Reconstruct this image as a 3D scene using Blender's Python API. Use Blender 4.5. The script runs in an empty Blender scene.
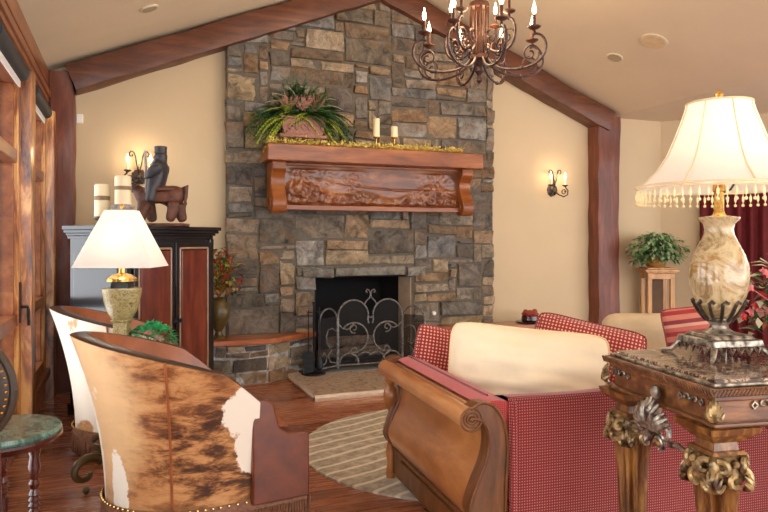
import bpy, math, random
from mathutils import Vector, Matrix, noise
random.seed(7)
C = bpy.context.scene.collection
PI = math.pi
TH = math.radians(21.1); CT, ST = math.cos(TH), math.sin(TH)
F = 669.0; EYE = 1.35; HY = 240.0

def at(px, py, Z):
    X = (px-384)/F*Z
    return Vector((X*CT+Z*ST, -X*ST+Z*CT, EYE-(py-HY)*Z/F))

# ------------------------------------------------------------------ mesh builder
class MB:
    def __init__(s): s.v=[]; s.f=[]; s.c=[]; s.m=[]; s.M=Matrix.Identity(4); s.mi=0
    def add(s, vs, fs, col=None, mi=None):
        n=len(s.v)
        s.v += [tuple(s.M @ Vector(v)) for v in vs]
        s.f += [tuple(i+n for i in f) for f in fs]
        s.c += [col]*len(fs); s.m += [s.mi if mi is None else mi]*len(fs)
        return s
    def box(s, x0,x1,y0,y1,z0,z1, col=None):
        vs=[(x,y,z) for z in (z0,z1) for y in (y0,y1) for x in (x0,x1)]
        return s.add(vs,[(0,2,3,1),(4,5,7,6),(0,1,5,4),(2,6,7,3),(0,4,6,2),(1,3,7,5)],col)
    def frustum(s, cx,cy,z0,z1,hx0,hy0,hx1,hy1):
        vs=[(cx-hx0,cy-hy0,z0),(cx+hx0,cy-hy0,z0),(cx+hx0,cy+hy0,z0),(cx-hx0,cy+hy0,z0),
            (cx-hx1,cy-hy1,z1),(cx+hx1,cy-hy1,z1),(cx+hx1,cy+hy1,z1),(cx-hx1,cy+hy1,z1)]
        return s.add(vs,[(3,2,1,0),(4,5,6,7),(0,1,5,4),(1,2,6,5),(2,3,7,6),(3,0,4,7)])
    def tube(s, pts, r, n=8, cap=True, flat=1.0):
        pts=[Vector(p) for p in pts]; m=len(pts)
        rs = r if isinstance(r,(list,tuple)) else [r]*m
        T=[(pts[min(i+1,m-1)]-pts[max(i-1,0)]).normalized() for i in range(m)]
        up=Vector((0,0,1)) if abs(T[0].z)<.9 else Vector((1,0,0))
        N=T[0].cross(up).normalized(); vs=[]
        for i in range(m):
            N=(N-T[i]*N.dot(T[i]))
            N = N.normalized() if N.length>1e-6 else T[i].orthogonal().normalized()
            B=T[i].cross(N)
            for k in range(n):
                a=2*PI*k/n; vs.append(pts[i]+N*(rs[i]*math.cos(a))+B*(rs[i]*flat*math.sin(a)))
        fs=[(i*n+k,i*n+(k+1)%n,(i+1)*n+(k+1)%n,(i+1)*n+k) for i in range(m-1) for k in range(n)]
        if cap: fs += [tuple(range(n))[::-1], tuple((m-1)*n+k for k in range(n))]
        return s.add(vs,fs)
    def lathe(s, prof, c=(0,0,0), n=24, flute=0, fd=0):
        vs=[]; 
        for r,z in prof:
            for k in range(n):
                a=2*PI*k/n; rr=r*(1-(fd*(.5-.5*math.cos(flute*a)) if flute else 0))
                vs.append((c[0]+rr*math.cos(a),c[1]+rr*math.sin(a),c[2]+z))
        m=len(prof)
        fs=[(i*n+k,i*n+(k+1)%n,(i+1)*n+(k+1)%n,(i+1)*n+k) for i in range(m-1) for k in range(n)]
        fs+=[tuple(range(n))[::-1], tuple((m-1)*n+k for k in range(n))]
        return s.add(vs,fs)
    def ball(s, c, r, n=12, sc=(1,1,1)):
        m=max(4,n//2); vs=[]; 
        for i in range(m+1):
            p=PI*i/m
            for k in range(n):
                a=2*PI*k/n; vs.append((c[0]+r*sc[0]*math.sin(p)*math.cos(a),c[1]+r*sc[1]*math.sin(p)*math.sin(a),c[2]-r*sc[2]*math.cos(p)))
        fs=[(i*n+k,i*n+(k+1)%n,(i+1)*n+(k+1)%n,(i+1)*n+k) for i in range(m) for k in range(n)]
        return s.add(vs,fs)
    def prism(s, poly, a0, a1, ax='z'):
        # poly is 2D; ax: axis of extrusion ('z': (x,y), 'y': (x,z), 'x': (y,z))
        def P(p,a): return (p[0],p[1],a) if ax=='z' else ((p[0],a,p[1]) if ax=='y' else (a,p[0],p[1]))
        n=len(poly); ar=sum(poly[i][0]*poly[(i+1)%n][1]-poly[(i+1)%n][0]*poly[i][1] for i in range(n))
        if ar<0: poly=poly[::-1]
        vs=[P(p,a0) for p in poly]+[P(p,a1) for p in poly]
        fs=[tuple(range(n))[::-1],tuple(range(n,2*n))]+[(i,(i+1)%n,n+(i+1)%n,n+i) for i in range(n)]
        if ax=='y': fs=[f[::-1] for f in fs]
        return s.add(vs,fs)
    def grid(s, fn, nu, nv, closeu=False, col=None, thick=None):
        vs=[fn(u/nu, v/nv) for v in range(nv+1) for u in range(nu+1)]
        fs=[(v*(nu+1)+u, v*(nu+1)+u+1, (v+1)*(nu+1)+u+1, (v+1)*(nu+1)+u) for v in range(nv) for u in range(nu)]
        return s.add(vs,fs,col)
    def leaf(s, p, d, up, L, W, bend=.25, col=None, th=None):
        p=Vector(p); d=Vector(d).normalized(); up=Vector(up)
        sd=d.cross(up); sd = sd.normalized() if sd.length>1e-4 else d.orthogonal().normalized()
        nn=sd.cross(d).normalized()
        a=p; b=p+d*L*.45-nn*L*bend*.15; c=p+d*L-nn*L*bend
        vs=[a, b-sd*W*.5+nn*W*.12, b, b+sd*W*.5+nn*W*.12, c]
        return s.add(vs,[(0,2,1),(0,3,2),(1,2,4),(2,3,4)],col)
    def build(s, name, mat, parent=None, smooth=30, bevel=0, subsurf=0, solid=0, matrix=None):
        me=bpy.data.meshes.new(name); me.from_pydata(s.v,[],s.f); 
        mats = mat if isinstance(mat,(list,tuple)) else [mat]
        for mm in mats: me.materials.append(mm)
        me.validate(); 
        if len(me.polygons)==len(s.f):
            if any(s.m): me.polygons.foreach_set('material_index', s.m)
            if any(c is not None for c in s.c):
                at_=me.color_attributes.new('Col','FLOAT_COLOR','CORNER'); dat=[]
                for p,c in zip(me.polygons,s.c):
                    c=c or (.5,.5,.5); dat += [c[0],c[1],c[2],1]*p.loop_total
                at_.data.foreach_set('color',dat)
        uv=me.uv_layers.new(name='UVMap'); d=[]
        for p in me.polygons:
            nx,ny,nz=(abs(q) for q in p.normal)
            for li in p.loop_indices:
                co=me.vertices[me.loops[li].vertex_index].co
                if nz>=nx and nz>=ny: d+= [co.x,co.y]
                elif ny>=nx: d+= [co.x,co.z]
                else: d+= [co.y,co.z]
        uv.data.foreach_set('uv',d)
        if smooth is not None:
            me.polygons.foreach_set('use_smooth',[True]*len(me.polygons))
            me.set_sharp_from_angle(angle=math.radians(smooth))
        me.update()
        o=bpy.data.objects.new(name,me); C.objects.link(o)
        if parent: o.parent=parent
        if bevel:
            b=o.modifiers.new('b','BEVEL'); b.width=bevel; b.segments=2; b.limit_method='ANGLE'
        if solid:
            b=o.modifiers.new('s','SOLIDIFY'); b.thickness=solid; b.offset=0
        if subsurf:
            b=o.modifiers.new('ss','SUBSURF'); b.levels=subsurf; b.render_levels=subsurf
        return o

def tag(o,label,cat,group=None,kind=None):
    o['label']=label; o['category']=cat
    if group: o['group']=group
    if kind: o['kind']=kind
    return o
def thing(name,label,cat,loc=(0,0,0),rz=0,group=None,sc=1):
    o=bpy.data.objects.new(name,None); C.objects.link(o); o.empty_display_size=.1
    o.location=loc; o.rotation_euler=(0,0,rz); o.scale=(sc,)*3
    return tag(o,label,cat,group)
def struct(o,label=None,cat=None):
    o['kind']='structure'
    if label: o['label']=label
    if cat: o['category']=cat
    return o
def copy_tree(o,parent=None):
    c=o.copy(); C.objects.link(c)
    if parent: c.parent=parent
    for ch in list(o.children): copy_tree(ch,c)
    return c

# ------------------------------------------------------------------ materials
def lin(c):  # sRGB 0-255 -> linear
    return tuple(((x/255)/12.92 if x/255<=.04045 else ((x/255+.055)/1.055)**2.4) for x in c)
class NT:
    def __init__(s,name,rough=.5,metal=0,coat=0,spec=None):
        s.mat=bpy.data.materials.new(name); s.mat.use_nodes=True; s.t=s.mat.node_tree; s.b=s.t.nodes['Principled BSDF']
        s.b.inputs['Roughness'].default_value=rough; s.b.inputs['Metallic'].default_value=metal
        if coat: s.b.inputs['Coat Weight'].default_value=coat; s.b.inputs['Coat Roughness'].default_value=.12
        if spec is not None: s.b.inputs['Specular IOR Level'].default_value=spec
    def n(s,t,**k):
        x=s.t.nodes.new(t)
        for a,v in k.items(): setattr(x,a,v)
        return x
    def l(s,a,b): s.t.links.new(a,b)
    def coord(s,scale=(1,1,1),src='Object',rot=(0,0,0)):
        tc=s.n('ShaderNodeTexCoord'); mp=s.n('ShaderNodeMapping')
        mp.inputs['Scale'].default_value=scale; mp.inputs['Rotation'].default_value=rot
        s.l(tc.outputs[src],mp.inputs[0]); return mp.outputs[0]
    def noise(s,co,sc,det=4,rough=.55,dist=0):
        x=s.n('ShaderNodeTexNoise'); x.inputs['Scale'].default_value=sc; x.inputs['Detail'].default_value=det
        x.inputs['Roughness'].default_value=rough; x.inputs['Distortion'].default_value=dist; s.l(co,x.inputs[0]); return x.outputs[0]
    def ramp(s,fac,stops,interp='LINEAR'):
        x=s.n('ShaderNodeValToRGB'); x.color_ramp.interpolation=interp; e=x.color_ramp.elements
        while len(e)<len(stops): e.new(.5)
        for i,(p,c) in enumerate(stops):
            e[i].position=p; c=c if isinstance(c,(tuple,list)) else (c,c,c); e[i].color=(*c,1)
        s.l(fac,x.inputs[0]); return x.outputs[0]
    def mix(s,f,a,b,mode='MIX'):
        x=s.n('ShaderNodeMix',data_type='RGBA',blend_type=mode)
        for v,i in ((f,0),(a,6),(b,7)):
            if isinstance(v,(int,float)): x.inputs[i].default_value=v
            elif isinstance(v,(tuple,list)): x.inputs[i].default_value=(*v,1)
            else: s.l(v,x.inputs[i])
        return x.outputs[2]
    def math(s,op,a,b=0,c=0):
        x=s.n('ShaderNodeMath',operation=op)
        for v,i in ((a,0),(b,1),(c,2)):
            if isinstance(v,(int,float)): x.inputs[i].default_value=v
            else: s.l(v,x.inputs[i])
        return x.outputs[0]
    def base(s,c):
        if isinstance(c,(tuple,list)): s.b.inputs['Base Color'].default_value=(*c,1)
        else: s.l(c,s.b.inputs['Base Color'])
        return s
    def bump(s,h,st=.3,dist=.01):
        x=s.n('ShaderNodeBump'); x.inputs['Strength'].default_value=st; x.inputs['Distance'].default_value=dist
        s.l(h,x.inputs['Height']); s.l(x.outputs[0],s.b.inputs['Normal']); return s
    def rough(s,v): s.l(v,s.b.inputs['Roughness']); return s

def flat(name,c,rough=.5,metal=0,vary=.12,sc=14,bump=0,coat=0):
    m=NT(name,rough,metal,coat); c=lin(c); co=m.coord()
    nz=m.noise(co,sc,4)
    m.base(m.ramp(nz,[(.3,tuple(x*(1-vary) for x in c)),(.7,tuple(min(1,x*(1+vary)) for x in c))]))
    if bump: m.bump(nz,bump,.01)
    return m.mat
def wood(name,c1,c2,c3,ax=0,sc=3,rough=.35,stretch=9,coat=.2,bump=.15):
    m=NT(name,rough,0,coat); s=[stretch]*3; s[ax]=1; co=m.coord(tuple(s))
    n1=m.noise(co,sc,6,.6,.6); 
    col=m.ramp(n1,[(.25,lin(c1)),(.5,lin(c2)),(.75,lin(c3))])
    co2=m.coord(); n2=m.noise(co2,2.5,3)
    col=m.mix(m.ramp(n2,[(.35,0.0),(.75,.45)]),col,lin(c1))
    m.base(col).bump(n1,bump,.006); return m.mat
def wood2(name,c1,c2,c3,ax=0,sc=3,rough=.35,stretch=9,coat=.2,bump=.15):
    m=NT(name,rough,0,coat); q=[stretch]*3; q[ax]=1; n1=m.noise(m.coord(tuple(q)),sc,6,.65,.8)
    m.base(m.ramp(n1,[(.36,lin(c1)),(.5,lin(c2)),(.62,lin(c3))])).bump(n1,bump,.006); return m.mat
def marble(name,stops,sc=6,rough=.12,dist=2.5):
    m=NT(name,rough,0,.3); co=m.coord(); n=m.noise(co,sc,9,.68,dist)
    m.base(m.ramp(n,[(p,lin(c)) for p,c in stops])); return m.mat
def metal(name,c,rough=.4,met=.8,hl=None,sc=40):
    m=NT(name,rough,met); co=m.coord(); n=m.noise(co,sc,4)
    m.base(m.ramp(n,[(.35,lin(c)),(.7,lin(hl or c))])).bump(n,.15,.004); return m.mat
def check(name,red,dot,pitch,rough=.9,lo=.35):
    m=NT(name,rough,0,0,.2); co=m.coord((1/pitch,1/pitch,1),'UV'); sp=m.n('ShaderNodeSeparateXYZ'); m.l(co,sp.inputs[0])
    def tri(v): return m.math('PINGPONG',v,.5)
    a=m.math('MULTIPLY',tri(sp.outputs[0]),2); b=m.math('MULTIPLY',tri(sp.outputs[1]),2)
    ab=m.math('MULTIPLY',a,b); f=m.ramp(ab,[(lo,0.0),(lo+.2,1.0)])
    n=m.noise(m.coord((1,1,1)),60,3); r=m.mix(n,tuple(x*.75 for x in lin(red)),lin(red))
    m.base(m.mix(f,r,lin(dot))).bump(ab,.4,.003)
    m.b.inputs['Sheen Weight'].default_value=.25
    return m.mat
def emit(name,c,st):
    m=NT(name); m.base(c); m.b.inputs['Emission Color'].default_value=(*c,1); m.b.inputs['Emission Strength'].default_value=st; return m.mat

M={}
# plaster
def plaster(name,c,v=.04):
    m=NT(name,.85,0,0,.2); co=m.coord(); n=m.noise(co,1.2,3); c=lin(c)
    m.base(m.ramp(n,[(.3,tuple(x*(1-v) for x in c)),(.7,tuple(x*(1+v) for x in c))])).bump(m.noise(co,60,3),.05,.003); return m.mat
M['wall']=plaster('plaster_wall',(208,186,151))
M['ceil']=plaster('plaster_ceiling',(226,210,182))
# floor planks
def floor_mat():
    m=NT('floor_planks',.26,0,.25); co=m.coord()
    br=m.n('ShaderNodeTexBrick'); br.offset=.37; br.inputs['Scale'].default_value=1
    br.inputs['Brick Width'].default_value=1.4; br.inputs['Row Height'].default_value=.12; br.inputs['Mortar Size'].default_value=.0018
    br.inputs['Color1'].default_value=(.2,.2,.2,1); br.inputs['Color2'].default_value=(.9,.9,.9,1); br.inputs['Mortar'].default_value=(0,0,0,1)
    br.inputs['Bias'].default_value=0
    m.l(co,br.inputs[0])
    g=m.noise(m.coord((1.2,14,1)),3,6,.6,.5)
    mixf=m.math('ADD',m.math('MULTIPLY',br.outputs[0],.45),m.math('MULTIPLY',g,.6))
    col=m.ramp(mixf,[(.15,lin((84,42,26))),(.42,lin((134,76,48))),(.65,lin((166,102,68))),(.9,lin((196,136,96)))])
    col=m.mix(br.outputs['Fac'],col,lin((30,12,8)))
    m.base(col).bump(g,.06,.004); m.rough(m.ramp(g,[(.3,.2),(.8,.36)])); return m.mat
M['floor']=floor_mat()
# stone with per-stone colour
def stone_mat():
    m=NT('stone_blocks',.85,0,0,.3); at_=m.n('ShaderNodeVertexColor',layer_name='Col'); co=m.coord()
    n=m.noise(co,7.5,10,.74,.8); n2=m.noise(m.coord((1,1,2.2)),3.2,5,.6,1)
    v=m.ramp(n,[(.32,.22),(.43,.62),(.52,1.0),(.62,1.35),(.74,2.1)])
    col=m.mix(1.0,at_.outputs[0],v,'MULTIPLY')
    col=m.mix(m.ramp(n2,[(.52,0.0),(.68,.5)]),col,lin((150,112,72)))
    col=m.mix(m.ramp(m.noise(co,5,5,.7),[(.6,0.0),(.72,.5)]),col,lin((72,66,60)))
    h=m.noise(co,18,10,.75,.6)
    m.base(col).bump(h,1.0,.03); return m.mat
M['stone']=stone_mat()
M['mortar']=flat('mortar',(104,96,84),.95,0,.2,30,.3)
M['post']=wood('timber_post',(76,36,22),(116,60,38),(146,86,58),2,2.2,.5,7,.1,.5)
M['rafter']=wood('timber_rafter',(66,32,16),(102,56,30),(130,78,46),0,2.2,.5,7,.1,.4)
M['frame']=wood2('window_frame_wood',(56,28,14),(182,110,52),(246,190,112),2,1.6,.32,6,.3,.2)
M['frameh']=wood('window_rail_wood',(92,44,22),(146,82,44),(184,122,76),1,1.6,.36,6,.3,.2)
M['mantel']=wood('mantel_wood',(96,46,14),(144,78,28),(178,108,46),0,2.4,.38,6,.15,.2)
M['carved']=wood('carved_mantel_wood',(70,34,16),(128,70,34),(178,122,78),0,3,.3,4,.25,.2)
M['bench']=wood('bench_wood',(128,62,28),(174,98,52),(202,136,84),0,2,.28,7,.4,.1)
M['sofa_wood']=wood('sofa_arm_wood',(124,70,32),(178,116,64),(214,158,102),1,1.7,.28,3,.45,.12)
M['sofa_dark']=wood('sofa_frame_wood',(64,34,14),(108,64,28),(144,92,48),2,3,.38,5,.2,.2)
M['console']=wood('console_wood',(48,26,10),(112,66,26),(190,138,70),2,5,.33,5,.2,.3)
M['console_h']=wood('console_apron_wood',(60,32,14),(106,64,32),(156,104,56),0,5,.32,5,.25,.3)
M['gilt']=metal('gilt_carving',(66,44,24),.32,.5,(206,176,120),26)
M['silver']=metal('silvered_carving',(62,50,42),.3,.65,(196,184,164),36)
M['cab_black']=flat('cabinet_black_paint',(26,24,26),.2,0,.3,8,.05,.5)
M['cab_red']=wood('cabinet_cherry',(74,26,16),(112,46,28),(140,66,42),2,2,.25,5,.5,.05)
M['cab_edge']=flat('cabinet_worn_edge',(168,132,100),.3,0,.2,20,0,.3)
M['iron']=metal('wrought_iron',(62,52,48),.38,.75,(112,96,86))
M['iron_dark']=metal('black_iron',(22,24,28),.4,.6,(52,56,62))
M['screen_iron']=metal('screen_iron',(92,90,88),.42,.6,(150,146,142))
M['rust']=metal('bronze_column',(66,38,28),.45,.3,(104,64,46))
M['chand']=metal('chandelier_bronze',(50,36,34),.42,.45,(96,72,66))
M['candle']=flat('ivory_wax',(244,228,188),.5,0,.03)
M['flame']=emit('flame_bulb',(1.0,.8,.5),9)
M['brass']=metal('brass',(170,120,50),.25,.9,(240,200,120))
M['gold']=flat('gold_leaf',(250,208,112),.4,.0,.35,60)
M['leather']=flat('brown_leather',(104,50,26),.32,0,.3,10,.15,.3)
M['leather_lt']=flat('tan_leather',(150,84,48),.35,0,.25,9,.15,.3)
M['rim']=flat('dark_brown_piping',(58,38,28),.3,0,.2,20,0,.3)
M['dark_leather']=flat('dark_leather',(62,48,34),.5,0,.2,10,.1)
M['black']=flat('soot_black',(14,13,13),.9)
M['glossblack']=flat('gloss_black',(20,18,20),.15)
M['cream']=flat('cream_velvet',(240,224,190),.85,0,.05,5,.2)
M['piping']=flat('cream_piping',(226,202,158),.8)
M['beige']=flat('beige_upholstery',(206,186,152),.9,0,.08,10,.1)
M['check']=check('red_check_weave',(130,40,40),(190,118,106),.0115)
M['check2']=check('red_check_cushion',(156,48,44),(224,172,152),.0185,lo=.3)
M['pink']=check('rose_red_weave',(176,62,60),(206,104,96),.008)
M['white_plastic']=flat('white_plastic',(240,238,232),.4,0,.02)
M['curtain']=flat('burgundy_velvet',(98,16,22),.85,0,.2,8)
M['leaf']=flat('leaf_green',(84,124,66),.45,0,.4,25)
M['leaf_var']=flat('variegated_leaf',(150,172,128),.45,0,.45,30)
M['leaf_dark']=flat('dark_leaf',(44,84,44),.45,0,.4,25)
M['leaf_lime']=flat('lime_fern',(168,184,66),.5,0,.35,25)
M['leaf_bright']=flat('bright_leaf',(64,176,112),.4,0,.45,30)
M['leaf_rust']=flat('rust_leaf',(150,88,44),.6,0,.4,25)
M['leaf_pink']=flat('dusty_rose_leaf',(172,116,98),.6,0,.3,25)
M['leaf_grey']=flat('silver_leaf',(170,166,136),.6,0,.25,25)
M['red_bloom']=flat('red_petal',(190,48,48),.5,0,.35,25)
M['pink_bloom']=flat('pink_petal',(214,120,118),.5,0,.3,25)
M['twig']=flat('twig',(110,78,52),.7)
M['terracotta']=flat('pink_terracotta',(150,102,84),.6,0,.3,40,.4)
M['urn_dark']=flat('olive_urn',(86,70,36),.35,0,.3,20)
M['pine']=wood('honey_pine',(160,104,48),(204,150,82),(228,184,120),2,3,.4,5,.3,.1)
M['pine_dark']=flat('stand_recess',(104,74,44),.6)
M['rosewood']=wood('dark_mahogany',(40,14,10),(70,26,18),(102,44,30),2,4,.2,5,.5,.05)
M['statue_brown']=flat('carved_brown_wood',(98,58,40),.55,0,.55,18,.9)
M['statue_black']=flat('weathered_black_wood',(58,56,60),.45,0,.5,26,.5)
M['statue_pale']=flat('weathered_paint',(170,158,150),.6,0,.35,30,.4)
M['fringe']=flat('fringe_cord',(150,116,92),.8,0,.4,50)
M['fringe_lt']=flat('leather_fringe',(128,86,62),.6,0,.4,50)
M['bead']=flat('ivory_bead',(238,214,160),.3,0,.15,50)
M['tape']=flat('brown_tape',(150,124,90),.8)
M['slate']=flat('slate_hearth',(94,96,98),.6,0,.15,12,.2)
M['green_marble']=marble('green_marble',[(.3,(20,48,42)),(.45,(52,88,76)),(.55,(110,142,126)),(.65,(36,74,64)),(.8,(150,172,156))],9)
M['dark_marble']=marble('brown_marble',[(.3,(34,24,22)),(.48,(74,54,44)),(.54,(190,166,140)),(.58,(92,68,54)),(.8,(44,32,30))],10)
M['lamp_marble']=marble('honey_marble',[(.25,(76,62,42)),(.40,(138,112,74)),(.5,(192,170,130)),(.58,(156,120,70)),(.8,(96,78,52))],6,.1,1.2)
M['mottle']=marble('mottled_gold',[(.3,(84,76,50)),(.45,(150,132,80)),(.55,(186,170,120)),(.7,(106,100,70))],46,.35,1)
M['travertine']=marble('travertine',[(.3,(104,70,52)),(.44,(160,130,104)),(.54,(214,196,172)),(.66,(130,96,74))],9,.3,2.5)
M['travertine_edge']=flat('pale_stone_edge',(226,210,188),.5,0,.1,20,.3)
def glass():
    m=NT('window_glass',.02); m.base((1,1,1)); t=m.n('ShaderNodeBsdfTransparent'); g=m.n('ShaderNodeBsdfGlossy'); g.inputs['Roughness'].default_value=.02
    fr=m.n('ShaderNodeFresnel'); fr.inputs[0].default_value=1.3; mx=m.n('ShaderNodeMixShader'); m.l(fr.outputs[0],mx.inputs[0]); m.l(t.outputs[0],mx.inputs[1]); m.l(g.outputs[0],mx.inputs[2]); m.l(mx.outputs[0],m.t.nodes['Material Output'].inputs[0]); return m.mat
M['glass']=glass()
def shade_mat(name,c,em=0):
    m=NT(name,.9,0,0,.1); m.base(lin(c)); t=m.n('ShaderNodeBsdfTranslucent'); t.inputs[0].default_value=(*lin(c),1)
    mx=m.n('ShaderNodeMixShader'); mx.inputs[0].default_value=.5
    m.l(m.b.outputs[0],mx.inputs[1]); m.l(t.outputs[0],mx.inputs[2]); m.l(mx.outputs[0],m.t.nodes['Material Output'].inputs[0]); return m.mat
M['shade']=shade_mat('linen_shade',(250,248,242)); M['shade2']=shade_mat('silk_shade',(250,246,236))
def blob(m,co,c,sz,soft):
    vs=m.n('ShaderNodeVectorMath',operation='SUBTRACT'); m.l(co,vs.inputs[0]); vs.inputs[1].default_value=c
    vm=m.n('ShaderNodeVectorMath',operation='DIVIDE'); m.l(vs.outputs[0],vm.inputs[0]); vm.inputs[1].default_value=sz
    ln=m.n('ShaderNodeVectorMath',operation='LENGTH'); m.l(vm.outputs[0],ln.inputs[0])
    d=m.math('ADD',ln.outputs['Value'],m.math('MULTIPLY',m.noise(co,6,6,.7),.6))
    return m.ramp(m.math('MULTIPLY',d,.5),[(.62-soft*.35,.85),(.66,0.0)])
def hide(name,white=.5,seed=0,patches=()):
    m=NT(name,.5,0,0,.35); co=m.coord((1,1,1)); 
    mp=m.coord((1.6,1.6,5),'Object',(.25,.2,0)); brd=m.noise(mp,3.6,8,.72,.25); big=m.noise(m.coord((1,1,1)),1.7+seed,4,.5,.4)
    c=m.ramp(brd,[(.33,lin((66,36,18))),(.45,lin((142,86,46))),(.53,lin((186,128,76))),(.72,lin((212,164,112)))])
    c=m.mix(m.ramp(big,[(.42,0.0),(.62,.65)]),c,lin((206,146,86)))
    c=m.mix(blob(m,co,(-.46,-.05,.62),(.28,.34,.5),.4),c,lin((222,178,124)))  # pale blob paints window sunlight on the chair back into the hide colour
    c=m.mix(m.math('MULTIPLY',blob(m,co,(.0,-.42,.42),(.36,.4,.3),.5),m.ramp(brd,[(.42,1.0),(.56,0.0)])),c,lin((52,26,12)))
    w=m.ramp(m.noise(co,2.1+seed,5,.55,.3),[(white,0.0),(white+.03,1.0)])
    c=m.mix(w,c,lin((240,226,204)))
    for (px,py,pz,sx,sy,sz) in patches:   # blotches of white hide with ragged edges
        vs=m.n('ShaderNodeVectorMath',operation='SUBTRACT'); m.l(co,vs.inputs[0]); vs.inputs[1].default_value=(px,py,pz)
        vm=m.n('ShaderNodeVectorMath',operation='DIVIDE'); m.l(vs.outputs[0],vm.inputs[0]); vm.inputs[1].default_value=(sx,sy,sz)
        ln=m.n('ShaderNodeVectorMath',operation='LENGTH'); m.l(vm.outputs[0],ln.inputs[0])
        d=m.math('ADD',ln.outputs['Value'],m.math('MULTIPLY',m.noise(co,16,5,.7),.9))
        c=m.mix(m.ramp(d,[(1.36/2,1.0),(1.44/2,0.0)]) if False else m.ramp(m.math('MULTIPLY',d,.5),[(.66,1.0),(.70,0.0)]),c,lin((240,228,208)))
    m.base(c).bump(m.noise(m.coord((8,8,30)),20,4),.15,.004); m.b.inputs['Sheen Weight'].default_value=.2; return m.mat
M['hide']=hide('cowhide_brindle',.66,0,[(.13,-.40,.60,.15,.3,.13),(.12,-.40,.42,.07,.3,.12),(-.46,.02,.45,.3,.07,.4),(-.40,-.16,.25,.1,.05,.2)])
M['hide_pale']=hide('cowhide_pale',.40,.5,[(-.5,-.1,.6,.2,.3,.3)])  # cream-white hide, with blown-out window highlights painted into its whites
def rug_mat():
    m=NT('rug_wool',.95,0,0,.1); w=m.n('ShaderNodeTexWave'); w.bands_direction='X'; w.inputs['Scale'].default_value=2.6
    w.inputs['Distortion'].default_value=3.2; w.inputs['Detail'].default_value=3; w.inputs['Detail Scale'].default_value=.7
    m.l(m.coord((1,1,1),'Object',(0,0,math.radians(70))),w.inputs[0])
    n=m.noise(m.coord((2,2,1)),9,5,.7)
    c=m.ramp(n,[(.3,lin((140,130,112))),(.55,lin((178,168,150))),(.75,lin((206,198,180)))])
    c=m.mix(m.ramp(w.outputs[1],[(.78,0.0),(.97,.7)]),c,lin((236,228,208)))
    m.base(c).bump(m.noise(m.coord(),150,2),.5,.006); return m.mat
M['rug']=rug_mat()
def stripe_mat():
    m=NT('striped_cloth',.9,0,0,.1); sp=m.n('ShaderNodeSeparateXYZ'); m.l(m.coord((1,1,1),'UV'),sp.inputs[0])
    f=m.math('FRACT',m.math('MULTIPLY',sp.outputs[1],7))
    m.base(m.ramp(f,[(0,lin((150,60,60))),(.2,lin((176,96,88))),(.4,lin((200,150,124))),(.55,lin((128,58,64))),(.75,lin((190,120,100)))],'CONSTANT')); return m.mat
M['stripe']=stripe_mat()
def mesh_mat():
    m=NT('wire_mesh',.6,.3); sp=m.n('ShaderNodeSeparateXYZ'); m.l(m.coord((1,1,1),'UV'),sp.inputs[0]); m.base(lin((30,28,28)))
    a=m.math('PINGPONG',m.math('MULTIPLY',sp.outputs[0],160),.5); b=m.math('PINGPONG',m.math('MULTIPLY',sp.outputs[1],160),.5)
    f=m.math('LESS_THAN',m.math('MINIMUM',a,b),.13); m.l(f,m.b.inputs['Alpha']); return m.mat
M['mesh']=mesh_mat()

# ------------------------------------------------------------------ the setting
WX=-.66; WC=-.62; GY=6.735; EV=2.87; RX=2.49; RZ=4.14; RE=5.60
def ceil_z(x): return EV+(RZ-EV)*(1-abs(x-RX)/(RX-WC)) if x<RX else EV+(RZ-EV)*(1-(x-RX)/(RE-RX))
Y0=-3.2
o=MB().box(WX-.2,9.6,Y0,GY+.2,-.08,0).build('floor',M['floor'],smooth=None); struct(o)
b=MB(); b.prism([(WX-.15,0),(1.79,0),(1.79,.965),(2.87,.965),(2.87,0),(6.41,0),(6.41,EV+.05),(RE,EV+.02),(RX,RZ+.02),(WX-.15,EV-.05)],GY,GY+.15,'y'); struct(b.build('wall_back',M['wall'],smooth=None))
# angled wall with the curtained window
ang=math.radians(-50); ux,uy=math.cos(ang),math.sin(ang)
b=MB(); b.box(0,3.6,0,.12,0,EV+.05); o=b.build('wall_right',M['wall'],smooth=None); o.location=(6.41,GY,0); o.rotation_euler=(0,0,ang); struct(o)
b=MB()
b.add([(WX-.2,Y0,EV-.08),(RX,Y0,RZ),(RX,GY+.1,RZ),(WX-.2,GY+.1,EV-.08),(WX-.2,Y0,EV+.1),(RX,Y0,RZ+.15),(RX,GY+.1,RZ+.15),(WX-.2,GY+.1,EV+.1)],
      [(0,3,2,1),(4,5,6,7),(0,1,5,4),(3,7,6,2),(0,4,7,3)])
b.add([(RE,Y0,EV),(RX,Y0,RZ),(RX,GY+.1,RZ),(RE,GY+.1,EV),(RE,Y0,EV+.15),(RX,Y0,RZ+.15),(RX,GY+.1,RZ+.15),(RE,GY+.1,EV+.15)],
      [(0,1,2,3),(7,6,5,4),(4,5,1,0),(2,6,7,3),(0,3,7,4)])
struct(b.build('ceiling',M['ceil'],smooth=None))
struct(MB().box(RE,9.6,Y0,GY+.1,EV,EV+.12).build('ceiling',M['ceil'],smooth=None))

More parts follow.
